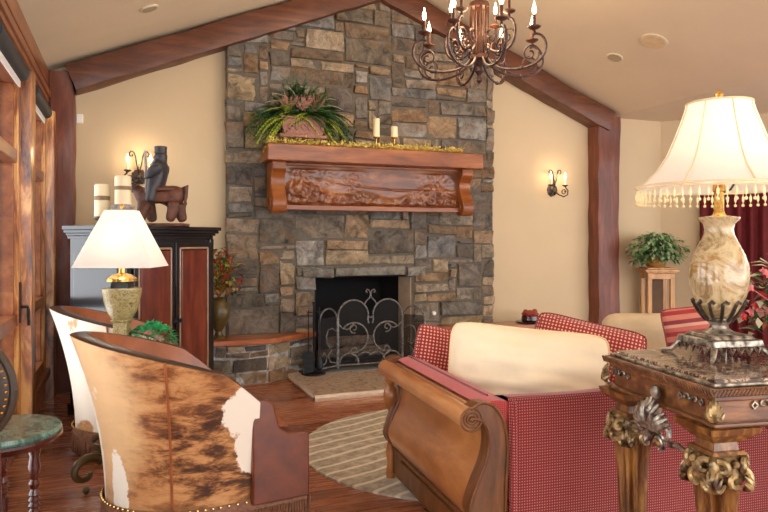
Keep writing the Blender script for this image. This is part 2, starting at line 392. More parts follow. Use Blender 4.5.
def rough_beam(path_fn, L, hw, hh, n=40, seed=0, amp=.012):
    # beam with slightly hewn faces; path_fn(t)-> centre, axes
    b=MB(); vs=[]; K=16
    for i in range(n+1):
        c,a1,a2=path_fn(i/n)
        for k in range(K):
            q=k/K*4; sd=int(q); fr=q-sd
            pts=[(-1,-1),(1,-1),(1,1),(-1,1),(-1,-1)]
            p=(pts[sd][0]+(pts[sd+1][0]-pts[sd][0])*fr, pts[sd][1]+(pts[sd+1][1]-pts[sd][1])*fr)
            cr = .93 if abs(p[0])==1 and abs(p[1])==1 else 1
            v=c+a1*(p[0]*hw*cr)+a2*(p[1]*hh*cr)
            nn=noise.noise_vector(v*3.1+Vector((seed,0,0)))*amp
            vs.append(v+nn)
    fs=[(i*K+k,i*K+(k+1)%K,(i+1)*K+(k+1)%K,(i+1)*K+k) for i in range(n) for k in range(K)]
    fs+=[tuple(range(K))[::-1],tuple(n*K+k for k in range(K))]
    return b.add(vs,fs)
XA,YA,ZA=Vector((1,0,0)),Vector((0,1,0)),Vector((0,0,1))
def post(x0,x1,name,label):
    b=rough_beam(lambda t:(Vector(((x0+x1)/2,6.64,t*(EV-.03))),XA,YA),3,(x1-x0)/2,.105,50,x0,.02)
    o=b.build(name,M['post'],smooth=40); struct(o)
post(-.63,-.425,'trim_1','');  post(5.265,5.60,'trim_2','')
def rafter(xa,za,xb,zb,seed,name):
    a=Vector((xa,6.62,za)); c=Vector((xb,6.62,zb)); d=(c-a); L=d.length; d.normalize(); up=Vector((-d.z,0,d.x)); 
    if up.z<0: up=-up
    b=rough_beam(lambda t:(a+d*(L*t)-up*.130,YA,up),L,.125,.125,50,seed,.014)
    o=b.build(name,M['rafter'],smooth=40); struct(o)
rafter(-.50,ceil_z(-.50)-.01,RX+.02,RZ-.005,3,'trim_3'); rafter(5.50,ceil_z(5.50)-.02,RX-.02,RZ-.005,9,'trim_4')

# left window wall
b=MB(); b.box(WX-.16,WX,Y0,GY,2.46,EV-.02); b.box(WX-.16,WX,Y0,GY,0,.10); 
struct(b.build('wall_left',M['frameh'],smooth=None,bevel=.004))
b=MB(); b.box(WX,WX+.03,Y0,6.53,2.56,2.60); b.box(WX,WX+.045,Y0,6.53,2.60,2.655); b.box(WX,WX+.015,Y0,6.53,2.46,2.56); b.box(WX,WX+.03,Y0,6.53,2.70,2.84)
struct(b.build('trim_5',M['frameh'],smooth=None,bevel=.006))
b=MB(); b.box(WX,WX+.02,Y0,6.53,0,.14); struct(b.build('baseboard_left',M['frameh'],smooth=None,bevel=.004))
pnum=0
def window(y0,y1,k,door=False):
    nm=('door_%d' if door else 'window_%d')%k
    r=bpy.data.objects.new(nm,None); C.objects.link(r); r.location=(WX,(y0+y1)/2,0); struct(r); h=(y1-y0)/2
    f=MB()
    zb=.10 if door else .26
    for s in (-1,1): f.box(-.13,.025,min(s*h,s*(h-.11)),max(s*h,s*(h-.11)),zb,2.46)
    o=f.build('window_frame' if not door else 'door_stile',M['frame'],r,smooth=None,bevel=.006)
    f=MB(); f.box(-.12,.02,-h+.11,h-.11,2.34,2.46); f.box(-.12,.02,-h+.11,h-.11,1.84,1.92); f.box(-.12,.02,-h+.11,h-.11,.80,.88); f.box(-.12,.02,-h+.11,h-.11,zb,.34)
    f.build('window_rail',M['frameh'],r,smooth=None,bevel=.006)
    f=MB(); 
    for s in (-1,1): f.box(-.08,.0,min(s*(h-.11),s*(h-.14)),max(s*(h-.11),s*(h-.14)),.34,2.34)
    f.build('glazing_bead',M['frameh'],r,smooth=None,bevel=.004)
    MB().box(-.055,-.049,-h+.11,h-.11,.34,2.34).build('pane',M['glass'],r,smooth=None)
    if not door: MB().box(-.14,.06,-h,h,.20,.26).build('window_sill',M['frameh'],r,smooth=None,bevel=.008)
    if door:
        g=MB(); g.box(.025,.032,h-.075,h-.035,.82,1.08); g.tube([(.03,h-.055,.92),(.07,h-.055,.92),(.075,h-.055,.90),(.078,h-.06,.80)],.009,8); g.build('door_handle',M['iron_dark'],r)
    return r
def mullion(y0,y1,name):
    b=rough_beam(lambda t:(Vector((WX-.02,(y0+y1)/2,.0+t*2.46)),XA,YA),2.4,.11,(y1-y0)/2,30,y0,.008)
    struct(b.build(name,M['frame'],smooth=40))
window(5.12,6.36,1); mullion(6.36,6.54,'trim_6'); mullion(4.90,5.12,'trim_7'); window(3.66,4.90,2,True); mullion(3.46,3.66,'trim_8')
window(2.2,3.46,3); mullion(2.0,2.2,'trim_9'); window(.76,2.0,4); mullion(.56,.76,'trim_10'); window(-.7,.56,5); mullion(-.9,-.7,'trim_11'); window(-2.2,-.9,6); mullion(-3.2,-2.2,'trim_12')
b=MB(); b.box(WX-.02,WX+.012,5.12,6.36,.10,.21); b.box(WX-.02,WX+.012,2.2,3.46,.10,.21); struct(b.build('trim_13',M['frameh'],smooth=None))
def roller(y0,y1,label):
    r=thing('roller_shade',label,'window shade',(WX+.045,(y0+y1)/2,2.395),0,'roller shades on the window wall'); h=(y1-y0)/2
    MB().tube([(0,-h,0),(0,h,0)],.05,16).build('fabric_roll',flatblk,r)
    MB().box(-.012,.0,-h+.01,h-.01,-.09,-.045).build('hem_bar',M['white_plastic'],r,smooth=None,bevel=.003)
    for s in (-1,1): MB().box(-.045,.0,s*h-.004,s*h+.004,-.02,.05).build('bracket',M['iron_dark'],r,smooth=None)
flatblk=flat('charcoal_shade_cloth',(44,50,56),.6)
roller(5.22,6.12,'charcoal roller shade rolled up over the far window beside the timber post')
roller(3.75,4.74,'charcoal roller shade rolled up over the door with the black handle, nearer the camera')
roller(2.3,3.38,'charcoal roller shade over the window behind the side table')

# ------------------------------------------------------------------ stonework
PAL=[(134,124,110),(124,118,108),(108,100,90),(150,136,116),(162,144,116),(130,112,92),(142,118,92),(104,96,90),(142,138,130),(176,156,128),(118,104,88),(150,126,100),(126,124,120),(108,100,88),(138,124,106),(128,116,100)]
def stones(mb, origin, u, nrm, W, H, ok, cell=.062, seed=1, palette=PAL, wmax=8, hmax=4, dep=.05, warm=None):
    rnd=random.Random(seed); nx=int(round(W/cell)); nz=int(round(H/cell)); cx=W/nx; cz=H/nz
    used=[[not ok((i+.5)*cx,(j+.5)*cz) for i in range(nx)] for j in range(nz)]
    O=Vector(origin); U=Vector(u).normalized(); N=Vector(nrm).normalized()
    for j in range(nz):
        for i in range(nx):
            if used[j][i]: continue
            h=rnd.choice([1,2,2,2,3,3,3,4,5]) if hmax>2 else rnd.choice([1,2,2]); h=min(h,hmax); w=rnd.randint(2 if hmax<3 else 3,wmax)
            if h>=3: w=max(w,3)
            if h==1: w=max(3,w-1)
            ww=0
            while ww<w and i+ww<nx and not used[j][i+ww]: ww+=1
            hh=1
            while hh<h and j+hh<nz and all(not used[j+hh][i+q] for q in range(ww)): hh+=1
            # avoid leaving one-cell slivers
            if i+ww<nx and not used[j][i+ww] and (i+ww+1>=nx or used[j][i+ww+1]):
                if all(j+q<nz and not used[j+q][i+ww] for q in range(hh)): ww+=1
            for a in range(hh):
                for q in range(ww): used[j+a][i+q]=True
            g=.001; x0,x1,z0,z1=i*cx+g,(i+ww)*cx-g,j*cz+g,(j+hh)*cz-g
            jj=[(rnd.uniform(-.014,.014),rnd.uniform(-.013,.013)) for _ in range(4)]
            sw=rnd.uniform(0,.03); sd=rnd.uniform(0,90); tilt=rnd.uniform(-.03,.03); tz=rnd.uniform(-.03,.03)
            nu=max(3,int((x1-x0)/.035)); nv=max(3,int((z1-z0)/.035)); 
            p=rnd.choice(palette); q=rnd.uniform(.9,1.35)
            if warm: q*=1
            col=tuple(min(1,lin(p)[k]*q) for k in range(3))
            def fn(a,bb):
                # rounded edge rows
                aa=a; 
                cxx=(1-aa)*(1-bb)*jj[0][0]+aa*(1-bb)*jj[1][0]+(1-aa)*bb*jj[2][0]+aa*bb*jj[3][0]
                czz=(1-aa)*(1-bb)*jj[0][1]+aa*(1-bb)*jj[1][1]+(1-aa)*bb*jj[2][1]+aa*bb*jj[3][1]
                x=x0+(x1-x0)*aa+cxx; z=z0+(z1-z0)*bb+czz
                e=min(aa*(x1-x0),(1-aa)*(x1-x0),bb*(z1-z0),(1-bb)*(z1-z0))
                P=O+U*x+Vector((0,0,z)); rr=noise.noise(P*7+Vector((sd,0,0)))*.018+noise.noise(P*19+Vector((0,sd,0)))*.012
                d=dep+sw+rr+tilt*(aa-.5)+tz*(bb-.5)
                if e<.001: d=.0
                elif e<.02: d-= .004
                wob=noise.noise(P*11+Vector((0,0,sd)))*.010
                return P+N*d+U*wob*(1 if e>=.0 else 0)
            # non-uniform parameters so the rim is steep
            us=[0,.012/(x1-x0)]+[k/nu for k in range(1,nu)]+[1-.012/(x1-x0),1]
            vs_=[0,.012/(z1-z0)]+[k/nv for k in range(1,nv)]+[1-.012/(z1-z0),1]
            V=[]; n0=len(us)
            for bb in vs_:
                for aa in us: V.append(fn(aa,bb))
            Fs=[(r*n0+c,r*n0+c+1,(r+1)*n0+c+1,(r+1)*n0+c) for r in range(len(vs_)-1) for c in range(n0-1)]
            if U.cross(Vector((0,0,1))).dot(N)<0: Fs=[f[::-1] for f in Fs]
            mb.add(V,Fs,col)
SX0,SX1=.91,3.87; SY=6.64
FX0,FX1,FZ=1.79,2.87,.965
fp=thing('fireplace','tall stacked-stone fireplace rising to the roof peak with an open black firebox','fireplace',((SX0+SX1)/2,GY,0))
fp_off=Vector((-(SX0+SX1)/2,-GY,0))
b=MB(); b.M=Matrix.Translation(fp_off)
def ok_main(x,z):
    X=SX0+x
    if FX0-.01<X<FX1+.01 and z<FZ+.11: return False
    return z < ceil_z(X)-.08
stones(b,(SX0,SY,0),(1,0,0),(0,-1,0),SX1-SX0,4.12,ok_main,.052,5,wmax=11,hmax=5)
b.build('stone_facing',M['stone'],fp,smooth=35)
b=MB(); b.M=Matrix.Translation(fp_off)
b.box(SX0+.01,FX0,SY-.038,GY-.005,0,2.9); b.box(FX1,SX1-.01,SY-.038,GY-.005,0,2.9); b.box(FX0,FX1,SY-.038,GY-.005,FZ+.02,2.9)
b.prism([(SX0+.01,2.9),(SX1-.01,2.9),(SX1-.01,ceil_z(SX1)-.1),(RX,RZ-.1),(SX0+.01,ceil_z(SX0)-.1)],SY-.038,GY-.005,'y')
b.build('mortar_bed',M['mortar'],fp,smooth=None)
b=MB(); b.M=Matrix.Translation(fp_off)
stones(b,(FX0-.14,SY,FZ),(1,0,0),(0,-1,0),FX1-FX0+.28,.11,lambda x,z:True,.11,3,[(122,120,112),(132,128,118)],9,1,.075)
b.build('stone_lintel',M['stone'],fp,smooth=35)
b=MB(); b.M=Matrix.Translation(fp_off)
# firebox interior, splayed
fd=.5
b.add([(FX0,SY-.03,0.05),(FX1,SY-.03,.05),(FX1-.16,SY+fd,.05),(FX0+.16,SY+fd,.05),(FX0,SY-.03,FZ),(FX1,SY-.03,FZ),(FX1-.16,SY+fd,FZ),(FX0+.16,SY+fd,FZ)],
      [(0,1,2,3),(7,6,5,4),(3,2,6,7),(0,3,7,4),(2,1,5,6)])
b.build('firebox',M['black'],fp,smooth=None,solid=.01)
b=MB(); b.M=Matrix.Translation(fp_off)
b.add([(FX1-.015,SY-.045,.055),(FX1-.015,SY-.045,FZ-.012),(FX1-.08,SY+.14,FZ-.012),(FX1-.08,SY+.14,.055)],[(0,1,2,3)])
b.build('firebrick_side',flat('firebrick_tan',(176,154,130),.8,0,.15,10),fp,smooth=None,solid=.012)
# logs
for i,(x,y,z,l,r,a) in enumerate([(2.15,6.92,.13,.5,.055,.1),(2.45,6.90,.14,.5,.06,-.15),(2.3,7.0,.24,.55,.06,.05)]):
    d=Vector((math.cos(a),math.sin(a),0))*l/2; c=Vector((x,y,z))
    pts=[c-d+d*2*k/6+Vector((0,0,random.uniform(-.008,.008))) for k in range(7)]
    o=MB().tube(pts,[r*random.uniform(.9,1.08) for _ in pts],10).build('firewood_log',flat('log_bark_%d'%i,(150,128,112),.9,0,.5,20,.6))
    tag(o,['split log at the left of the fire grate','split log at the right of the fire grate','log resting on top of the other two in the firebox'][i],'log','logs in the firebox')
o=MB().box(1.9,2.75,6.8,7.08,.05,.075).build('fire_grate',M['iron_dark'],smooth=None); tag(o,'black iron grate under the logs in the firebox','grate')
# hearth slab
h=thing('hearth_slab','low travertine hearth slab with pale chipped edge in front of the firebox','hearth',(2.45,6.0,0))
b=MB(); hx,hy=.98,.62
def hs(u,v):
    x=-hx+2*hx*u; y=-.58+1.12*v; return (x,y,.05+noise.noise(Vector((x*4,y*4,0)))*.004)
b.grid(hs,30,16); b.build('slab_top',M['travertine'],h,smooth=40)
b=MB(); n=60; V=[];
for i in range(n+1):
    x=-hx+2*hx*i/n; k=noise.noise(Vector((x*9,0,3)))*.012; V+=[(x,-.585+k,0),(x,-.592+k,.028),(x,-.575,.052)]
b.add(V,[(i*3+j,(i+1)*3+j,(i+1)*3+j+1,i*3+j+1) for i in range(n) for j in range(2)])
V=[]
for s in (-1,1):
    V=[]
    for i in range(n+1):
        y=-.58+1.12*i/n; k=noise.noise(Vector((y*9,s,3)))*.014; V+=[(s*(hx+k),y,0),(s*(hx+.01+k),y,.028),(s*(hx-.012),y,.052)]
    fs=[(i*3+j,(i+1)*3+j,(i+1)*3+j+1,i*3+j+1) for i in range(n) for j in range(2)]
    b.add(V,fs if s>0 else [f[::-1] for f in fs])
b.build('slab_edge',M['travertine_edge'],h,smooth=50)
MB().box(-.86,.86,.30,.56,.045,.062).build('slate_strip',M['slate'],h,smooth=None,bevel=.004)

# benches either side
def bench(poly,label,side,sx):
    r=thing('hearth_bench',label,'bench',(poly[0][0],poly[0][1],0)); off=Matrix.Translation((-poly[0][0],-poly[0][1],0))
    b=MB(); b.M=off; b.prism(poly,.375,.427,'z'); b.build('bench_top',M['bench'],r,smooth=None,bevel=.008)
    b=MB(); b.M=off
    # inset base
    q=[(p[0],p[1]) for p in sx]
    for k in range(len(q)-1):
        a=Vector((*q[k],0)); c=Vector((*q[k+1],0)); d=c-a; nrm=Vector((d.y,-d.x,0)).normalized()
        stones(b,a+nrm*(-.02),d,nrm,d.length,.372,lambda x,z:True,.058,11+k+side,[(120,112,98),(150,134,110),(104,96,86),(134,112,88),(160,146,124)],6,2,.03)
    b.prism([q[0],q[1],q[2],(q[2][0],SY),(q[0][0],SY)] if side==0 else [q[0],q[1],q[2],(q[2][0],SY),(q[0][0],SY)],0.002,.374,'z')
    b.build('stone_base',M['stone'],r,smooth=35)
# mortar core colour falls back to grey via attribute default
bench([(.62,6.22),(1.28,6.22),(1.80,6.57),(.62,6.57)],'built-in hearth bench left of the firebox, red-brown wood top on stone base',0,[(.64,6.28),(1.25,6.28),(1.74,6.57)])
bench([(2.92,6.56),(3.44,6.22),(4.35,6.22),(4.35,6.57),(2.92,6.57)],'built-in hearth bench right of the firebox, mostly hidden behind the sofa',1,[(2.98,6.57),(3.47,6.28),(4.32,6.28)])

# ------------------------------------------------------------------ mantel
mt=thing('mantel_shelf','massive carved wooden mantel with scrolled corbels on the stone chimney','mantel',(2.37,6.56,1.62))
off=Matrix.Translation((-2.37,-6.56,-1.62))
MX0,MX1=1.235,3.53
b=MB(); b.M=off
def shelf_pts():
    return [(MX0,6.22),(MX1,6.22),(MX1,6.56),(MX0,6.56)]
b.prism(shelf_pts(),2.10,2.262,'z'); b.build('shelf',M['mantel'],mt,smooth=30,bevel=.01)
b=MB(); b.M=off; b.box(MX0+.06,MX1-.06,6.40,6.56,1.655,2.10); b.box(MX0+.19,MX1-.19,6.33,6.41,1.64,1.69); b.box(MX0+.19,MX1-.19,6.36,6.41,2.075,2.10)
b.build('back_board',M['mantel'],mt,smooth=30,bevel=.006)
b=MB(); b.M=off
def carve(u,v):
    x=MX0+.20+(MX1-MX0-.40)*u; z=1.69+.385*v; P=Vector((x*11,z*11,2)); 
    hill=.42+.14*math.sin(x*4.2+1)+.10*math.sin(x*9)
    m1=max(0,min(1,(hill-v)*6)); tur=abs(noise.noise(P*1.3))+.6*abs(noise.noise(P*2.7))
    rel=m1*(.034*tur+.006)
    # trees at left third, leaf sprays upper right
    g=math.exp(-((u-.13)/.09)**2)+.8*math.exp(-((u-.36)/.05)**2)+.8*math.exp(-((u-.86)/.08)**2)
    rel+= .024*min(1,g)*(.4+abs(noise.noise(P*1.9+Vector((5,0,0)))))*(1 if v<.92 else .3)
    e=min(u*40,(1-u)*40,v*12,(1-v)*12,1)
    sw=abs(v-(.82-.38*math.sin(min(1,u*1.4)*PI/2)))
    if sw<.018: rel+=.006
    return (x,6.398-rel*e,z)
b.grid(carve,230,46); b.build('carved_panel',M['carved'],mt,smooth=60)
prof=[(6.56,2.10),(6.27,2.10),(6.265,2.03),(6.30,1.99),(6.335,1.96),(6.345,1.91),(6.33,1.85),(6.29,1.79),(6.255,1.73),(6.25,1.68),(6.27,1.63),(6.32,1.605),(6.38,1.61),(6.42,1.64),(6.44,1.67),(6.56,1.67)]
for x0,x1 in ((1.29,1.425),(3.305,3.435)):
    b=MB(); b.M=off; b.prism([(y,z) for y,z in prof],x0,x1,'x'); c=b.build('corbel',M['mantel'],mt,smooth=50,bevel=.008)
    b=MB(); b.M=off
    for s in ((x0-.006,),(x1+.006,)):
        b=MB(); b.M=off; b.tube([(s[0],6.36+math.cos(a)*(.075-.004*a),1.69+math.sin(a)*(.075-.004*a)) for a in [k*.35 for k in range(36)]],.007,6)
        b.build('scroll_carving',M['mantel'],c)

# garland
b=MB(); r_=random.Random(3)
for i in range(1500):
    x=1.24+r_.random()*2.1; y=6.26+r_.random()*.20+.0; z=2.268+abs(r_.gauss(0,.022))
    d=Vector((r_.uniform(-1,1),r_.uniform(-1,1),r_.uniform(-.1,1)))
    b.leaf((x,y,z),d,(r_.uniform(-1,1),.3,1),r_.uniform(.02,.045),r_.uniform(.012,.022),mi=None) if False else b.leaf((x,y,z),d,(r_.uniform(-1,1),.3,1),r_.uniform(.02,.045),r_.uniform(.012,.022))
for i in range(520):
    b.ball((1.26+r_.random()*2.06,6.245+r_.random()*.2,2.272+r_.random()*.05),r_.uniform(.006,.012),6)
o=b.build('leaf_garland',M['gold']); tag(o,'garland of small gold leaves and berries along the mantel shelf','garland')

def candlestick(x,y,z0,hs,hc,rc,label):
    r=thing('candlestick',label,'candlestick',(x,y,z0),0,'gold candlesticks on the mantel')
    MB().lathe([(.035,0),(.036,.01),(.014,.02),(.009,.04),(.016,hs*.45),(.008,hs*.55),(.010,hs*.85),(.03,hs*.95),(.032,hs)],n=16).build('holder',M['brass'],r)
    tag_=MB().lathe([(rc,hs),(rc,hs+hc-.006),(rc-.006,hs+hc),(.004,hs+hc-.004)],n=16); tag_.build('candle',M['candle'],r)
    MB().tube([(0,0,hs+hc-.006),(0,0,hs+hc+.012)],.0018,5).build('wick',M['black'],r)
p=at(380,145,6.75); candlestick(p.x,6.42,2.264,.14,.19,.036,'taller gold candlestick with an ivory pillar candle on the mantel')
p=at(395,145,6.85); candlestick(p.x+.02,6.42,2.264,.15,.11,.036,'shorter gold candlestick with an ivory pillar candle, right one on the mantel')

# planter with ferns on mantel
pl=thing('fern_planter','carved pinkish planter with mixed ferns on the left end of the mantel','plant',(1.60,6.375,2.264))
b=MB(); b.box(-.2,-.17,-.07,.07,0,.08); b.box(.17,.2,-.07,.07,0,.08); b.frustum(0,0,.07,.10,.23,.095,.24,.10); b.frustum(0,0,.10,.25,.19,.08,.215,.09); b.frustum(0,0,.25,.275,.225,.10,.225,.10)
b.build('planter_box',M['terracotta'],pl,bevel=.006)
b=MB(); 
for i in range(7): b.tube([( -.19+.063*i+.02*math.cos(a),-.092,.175+.03*math.sin(a)) for a in [k*.7 for k in range(8)]],.006,5)
b.build('relief_ornament',M['terracotta'],pl)
def frond(b,base,d,L,droop,W,nleaf=14,lw=.016,rnd=random):
    base=Vector(base); d=Vector(d).normalized(); pts=[]
    for k in range(nleaf+1):
        t=k/nleaf; pts.append(base+d*L*t+Vector((0,0,-droop*L*t*t)))
    b.tube(pts,.0025,4,False)
    for k in range(1,nleaf+1):
        t=(pts[k]-pts[k-1]).normalized(); sd=t.cross(Vector((0,0,1))); sd=sd.normalized() if sd.length>.1 else Vector((1,0,0))
        l=W*math.sin(PI*min(1,.15+.85*k/nleaf)**.8)+.012
        for s in (-1,1): b.leaf(pts[k],sd*s+t*.7,(0,0,1),l,lw,.3)
r_=random.Random(12)
def rd(a,b): return r_.uniform(a,b)
G=[('leaf_dark',90,.44,.55,.06),('leaf',90,.44,.5,.055),('leaf_lime',70,.30,.55,.05)]
for mat,n,L,dr,W in G:
    b=MB()
    for i in range(n):
        a=rd(PI,2*PI) if rd(0,1)<.75 else rd(0,PI); e=rd(.35,1.45) if mat!='leaf_lime' else rd(.1,.7)
        d=Vector((math.cos(a)*math.cos(e)*1.5,math.sin(a)*math.cos(e)*.35,math.sin(e))); side=abs(math.cos(a))*math.cos(e)
        frond(b,(rd(-.18,.18),rd(-.06,.03),.27),d,L*rd(.75,1.2),dr*(.5+1.8*side)*rd(.7,1.2),W,14,.02)
    b.build('fern_fronds',M[mat],pl)
b=MB()
for i in range(12):
    a=rd(0,2*PI); d=Vector((math.cos(a),-.35,rd(.6,1.2)))
    for k in range(5): b.leaf((-.14+(i%3)*.13,-.08,.33),d+Vector((rd(-.4,.4),0,rd(-.2,.3))),(0,-1,.2),rd(.12,.2),.022,.1)
b.build('rose_bromeliad',M['leaf_pink'],pl)
b=MB()
for i in range(7):
    a=[2.7,2.4,3.0,.4,.7,2.0,1.2][i]; pts=[Vector((0,-.05,.29))+Vector((math.cos(a)*.42*t,-.05*t,math.sin(a)*.35*t+.2*t-.26*t*t)) for t in [k/8 for k in range(9)]]
    b.tube(pts,[.008*(1-.8*k/8)+.001 for k in range(9)],5)
b.build('pale_stems',M['leaf_grey'],pl)

# ------------------------------------------------------------------ fire screen
fs_=thing('fire_screen','three-panel wrought iron fire screen with scrolls and a pointed crest','fire screen',(2.33,6.42,.062))
def arc(cx,cz,r,a0,a1,n=16,r1=None,y=0):
    r1=r if r1 is None else r1
    return [(cx+(r+(r1-r)*k/n)*math.cos(a0+(a1-a0)*k/n),y,cz+(r+(r1-r)*k/n)*math.sin(a0+(a1-a0)*k/n)) for k in range(n+1)]
W2=.345
cen=bpy.data.objects.new('center_panel',None)
b=MB(); t=.009
b.tube([(-W2,0,0),(-W2,0,.50)],t,8); b.tube([(W2,0,0),(W2,0,.50)],t,8); b.tube([(-W2,0,.03),(W2,0,.03)],t,8)
for s in (-1,1):
    b.tube([(s*p[0],p[1],p[2]) for p in arc(-.185,.52,.16,PI*1.0,PI*.02,20)],t,8)   # big top arcs
    b.tube([(s*x,0,z) for x,z in [(-.345,.5),(-.345,.52)]],t,8)
    b.tube([(s*x,0,z) for x,z in [(-.025,.52),(-.03,.48),(-.02,.44)]],t,8)
    b.tube([(s*x,0,z) for x,z in [(-.07,.625),(-.045,.67),(-.01,.70),(.0,.74),(-.015,.775),(-.04,.785),(-.05,.765),(-.035,.752)]],t*.8,8)  # crest
    b.tube([(s*p[0],p[1],p[2]) for p in arc(-.18,.30,.15,PI*.75,-PI*.6,26)],t,8)
    b.tube([(s*p[0],p[1],p[2]) for p in arc(-.18,.395,.05,PI*1.6,-PI*.6,20,.015)],t*.8,8)
    b.tube([(s*x,0,z) for x,z in [(-.34,.44),(-.30,.40),(-.25,.385),(-.2,.41),(-.18,.45)]],t*.8,8)
    b.tube([(s*p[0],p[1],p[2]) for p in arc(-.23,.045,.10,PI,0,18)],t,8)
    b.tube([(s*p[0],p[1],p[2]) for p in arc(-.06,.045,.10,PI*.95,PI*.25,18)],t*.8,8)
    b.tube([(s*p[0],p[1],p[2]) for p in arc(-.17,.17,.05,PI*1.5,-PI*.3,18,.012)],t*.8,8)
b.tube([(-.03,0,.50),(.03,0,.50)],t*.8,8)
b.build('center_frame',M['screen_iron'],fs_)
b=MB(); b.prism([(-W2,.03)]+[(W2,.03),(W2,.52)]+[(.185+.16*math.cos(a),.52+.16*math.sin(a)) for a in [k*PI/12 for k in range(1,13)]]+[(-.185+.16*math.cos(a),.52+.16*math.sin(a)) for a in [k*PI/12 for k in range(0,13)]],.004,.006,'y')
b.build('wire_mesh',M['mesh'],fs_,smooth=None)
for s,an in ((-1,.55),(1,.95)):
    w=.26; b=MB(); b.M=Matrix.Translation((s*(W2+.012),0,0))@Matrix.Rotation(-s*an*-1 if False else s*(-an),4,'Z')
    X=lambda x:s*x
    b.tube([(X(0),0,0),(X(0),0,.48)]+[(X(w/2+ -w/2*math.cos(a)),0,.48+.13*math.sin(a)) for a in [k*PI/12 for k in range(1,12)]]+[(X(w),0,.48),(X(w),0,0)],t,8)
    b.tube([(X(0),0,.03),(X(w),0,.03)],t,8)
    b.tube([(X(x),0,z) for x,z in [(.02,.38),(.07,.41),(.13,.40),(.16,.34),(.15,.27),(.11,.22),(.06,.24),(.07,.28)]],t*.8,8)
    b.tube([(X(x),0,z) for x,z in [(.24,.05),(.17,.08),(.15,.14),(.19,.18),(.22,.15)]],t*.8,8)
    b.tube([(X(x),0,z) for x,z in [(.02,.06),(.10,.08),(.13,.15),(.08,.2)]],t*.8,8)
    b.build('wing_frame',M['screen_iron'],fs_)
    b=MB(); b.M=Matrix.Translation((s*(W2+.012),0,0))@Matrix.Rotation(s*(-an),4,'Z'); b.box(min(X(0),X(w)),max(X(0),X(w)),.003,.005,.03,.52); b.build('wing_mesh',M['mesh'],fs_,smooth=None)

# fire tools
ft=thing('fireplace_tool_set','black fireplace tool stand with shovel and brush left of the fire screen','fireplace tools',(1.70,6.30,.052))
MB().lathe([(.12,0),(.12,.012),(.05,.03),(.015,.04)],n=24).build('stand_base',M['iron_dark'],ft)
MB().tube([(0,0,.03),(0,0,.66),(0,0,.70)],[.009,.009,.016],8).build('stand_pole',M['iron_dark'],ft)
b=MB(); b.tube([(-.07,-.03,.60),(0,0,.60),(.07,-.03,.60)],.006,6); b.build('hook_bar',M['iron_dark'],ft)
b=MB(); b.tube([(-.06,-.03,.16),(-.06,-.03,.62)],.006,6); b.prism([(-.115,.02),(-.01,.02),(-.01,.20),(-.04,.23),(-.08,.23),(-.115,.20)],-.05,-.035,'y'); b.build('shovel',M['iron_dark'],ft)
b=MB(); b.tube([(.05,-.03,.16),(.05,-.03,.64)],.006,6); b.lathe([(.02,.04),(.035,.06),(.03,.15),(.012,.18)],(.05,-.03,0),12); b.build('brush',M['iron_dark'],ft)

# wall fittings
o=MB().box(-.42,-.366,GY-.03,GY,2.42,2.50).build('thermostat',M['white_plastic'],smooth=None,bevel=.004); tag(o,'small white wall control beside the left timber post','wall control')
p=at(433,313,7.27); o=MB().tube([(p.x,SY-.09,p.z),(p.x,SY-.04,p.z)],.02,20).build('gas_valve_plate',M['white_plastic']); tag(o,'small round chrome gas key plate on the stone right of the firebox','valve plate')
# ceiling fittings
def ceil_hit(px,py,side):
    d=at(px,py,1)-Vector((0,0,EYE)); 
    best=None
    s=(RZ-EV)/(RX-WX) if side<0 else -(RZ-EV)/(RE-RX)
    # z = RZ + s*(x-RX)
    t=(RZ-s*RX-EYE)/(d.z-s*d.x); return Vector((0,0,EYE))+d*t, math.atan(s)
for px,py,side,r,lab,nm in ((149,8,-1,.075,'recessed round downlight in the left slope of the ceiling','recessed_light'),(615,57,1,.085,'small recessed downlight in the right slope of the ceiling, nearer the timber beam','recessed_light'),(654,41,1,.13,'larger round ceiling speaker in the right slope of the ceiling','ceiling_speaker')):
    p,sl=ceil_hit(px,py,side); r0=thing(nm,lab,'ceiling light' if nm=='recessed_light' else 'speaker',p); r0.rotation_euler=(0,-sl,0)
    MB().lathe([(r,-.001),(r,-.010),(r*.84,-.014),(r*.82,-.004)],n=32).build('trim_ring',flat('ring_'+lab[:6],(226,212,184),.5,0,.03),r0)
    if nm=='recessed_light': MB().lathe([(r*.8,-.0145),(r*.5,-.0150),(.01,-.0150)],n=24).build('lens',flat('lens_glass',(176,160,130),.4),r0)
    else: MB().lathe([(r*.82,-.0145),(.01,-.016)],n=24).build('grille',flat('speaker_grille',(220,196,156),.8),r0)

